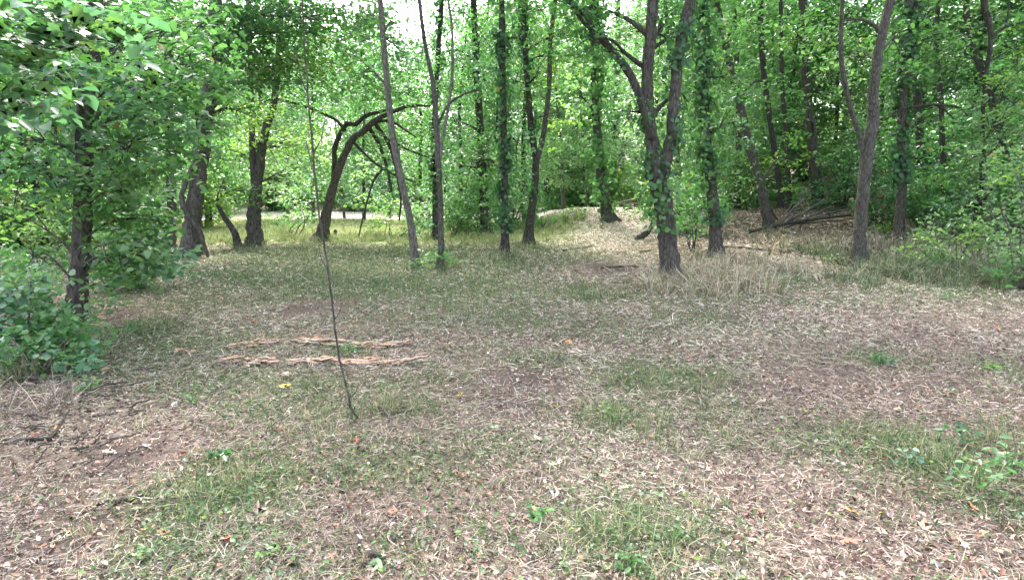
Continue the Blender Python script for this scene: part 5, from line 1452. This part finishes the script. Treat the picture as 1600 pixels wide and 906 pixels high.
m, n_, l_ = new_mat('stem')
pr = n_.new('ShaderNodeBsdfPrincipled'); pr.inputs['Base Color'].default_value = (.11, .15, .05, 1); pr.inputs['Roughness'].default_value = .7
ou = n_.new('ShaderNodeOutputMaterial'); l_.new(pr.outputs[0], ou.inputs['Surface'])
M['stem'] = m
for i, a in enumerate([
    (1375, 572, 22, 22, 13, 'deep', 'dark leafy weed clump in the pale straw on the right'),
    (1550, 580, 16, 12, 12, 'yellow', 'bright low weed near the right edge of the mown straw'),
    (1530, 770, 70, 30, 22, 'mid', 'tall leafy weed in the right foreground undergrowth'),
    (1575, 740, 60, 20, 24, 'mid', 'leafy weed at the right edge behind the tall leafy one'),
    (1500, 700, 40, 18, 20, 'deep', 'dark weed left of the right-edge undergrowth'),
    (1420, 730, 30, 16, 18, 'blue', 'blue-green weed in the straw near the right foreground'),
    (985, 892, 40, 26, 20, 'mid', 'fresh green weed at the bottom centre-right'),
    (1060, 850, 30, 14, 20, 'mid', 'small green weed right of the fresh green one at the bottom'),
    (836, 815, 30, 6, 24, 'mid', 'two-leaved seedling in the lower middle straw'),
    (345, 720, 24, 14, 22, 'deep', 'dark green weed left of the middle foreground'),
    (300, 630, 20, 12, 14, 'mid', 'small weed between the bare soil and the rotted log'),
    (140, 612, 26, 14, 18, 'mid', 'small weed beneath the maple sapling'),
    (545, 552, 18, 20, 10, 'mid', 'green weed growing between the two rotted log lines'),
    (600, 612, 16, 10, 10, 'mid', 'small weed right of the thin sapling'),
    (955, 655, 26, 16, 14, 'yellow', 'yellow-green weed in the grassy patch right of the bare soil'),
    (1225, 450, 26, 22, 9, 'blue', 'feathery weed in the straw right of the dry grass'),
    (1300, 415, 20, 20, 8, 'yellow', 'yellow-green weed beside the foot of the two-stemmed tree'),
    (1480, 470, 20, 16, 10, 'pale', 'pale weed at the front of the undergrowth'),
    (1540, 432, 20, 14, 9, 'yellow', 'yellowish weed low in the undergrowth before the crooked tree'),
    (420, 870, 20, 8, 22, 'yellow', 'bright seedling in the lower left foreground'),
    (230, 870, 24, 12, 20, 'pale', 'pale weed in the bottom left foreground'),
    (215, 525, 26, 18, 12, 'mid', 'weed at the bare soil right of the near maple trunk'),
    (130, 545, 40, 20, 18, 'mid', 'leafy sprout at the foot of the near maple')]):
    weed(*a, 700 + i)

# ------------------------------------------------------------------ the single leaves of the near maple that show largest
def maple_leaves():
    rng = np.random.default_rng(88)
    cols = [(.060, .13, .055), (.085, .16, .08), (.05, .12, .03), (.11, .19, .06), (.035, .085, .03)]
    var = [lobed_leaf('leaf', lb, 'near_leaf', c, rng, .25) for c in cols for lb in (5, 3)]
    spots_ = [(t2, 45, 75, 60, 40, 4.1, .3, 70, .13), (t2, 130, 40, 70, 30, 4.4, .3, 50, .13), (t2, 20, 150, 40, 40, 4.3, .3, 40, .12),
              (t1, 160, 110, 130, 60, d1 - 1.5, .4, 90, .12), (t1, 270, 150, 60, 60, d1 - 1.2, .3, 60, .11), (t1, 90, 220, 90, 60, d1 - 1.0, .4, 50, .11)]
    for t, px, py, rx, ry, Y, dy, n, s in spots_:
        c = at_depth(px, py, Y)
        P = ellipsoid_points(c, (px_size(rx, Y), dy, px_size(ry, Y)), n, rng, .1)
        for p in P:
            o = mobj('leaf', var[int(rng.integers(0, len(var)))], t.o)
            o.location = tuple(p - t.base)
            o.rotation_euler = (rng.normal(-.35, .4), rng.normal(0, .4), rng.uniform(0, 6.28))
            k = s * rng.uniform(.65, 1.2)
            o.scale = (k, k, k)


maple_leaves()


# ------------------------------------------------------------------ labels: tell look-alikes apart by their order from the left
def settle_labels():
    ORD = ['leftmost', 'second', 'third', 'fourth', 'fifth', 'sixth', 'seventh', 'eighth', 'ninth', 'tenth', 'eleventh', 'twelfth', 'thirteenth', 'fourteenth', 'fifteenth', 'sixteenth']
    by = {}
    for o in C.objects:
        if o.parent is None and o.get('label') and o.name.split('.')[0] in ('background_tree', 'far_tree', 'understory_bush', 'far_bank_bush'):
            by.setdefault(o['label'], []).append(o)
    for lab, os_ in by.items():
        if len(os_) < 2: continue
        os_.sort(key=lambda o: o.location.x / o.location.y)
        for i, o in enumerate(os_):
            w = 'leftmost one' if i == 0 else ('rightmost one' if i == len(os_) - 1 else ORD[i] + ' from left')
            o['label'] = lab + ', ' + w


settle_labels()
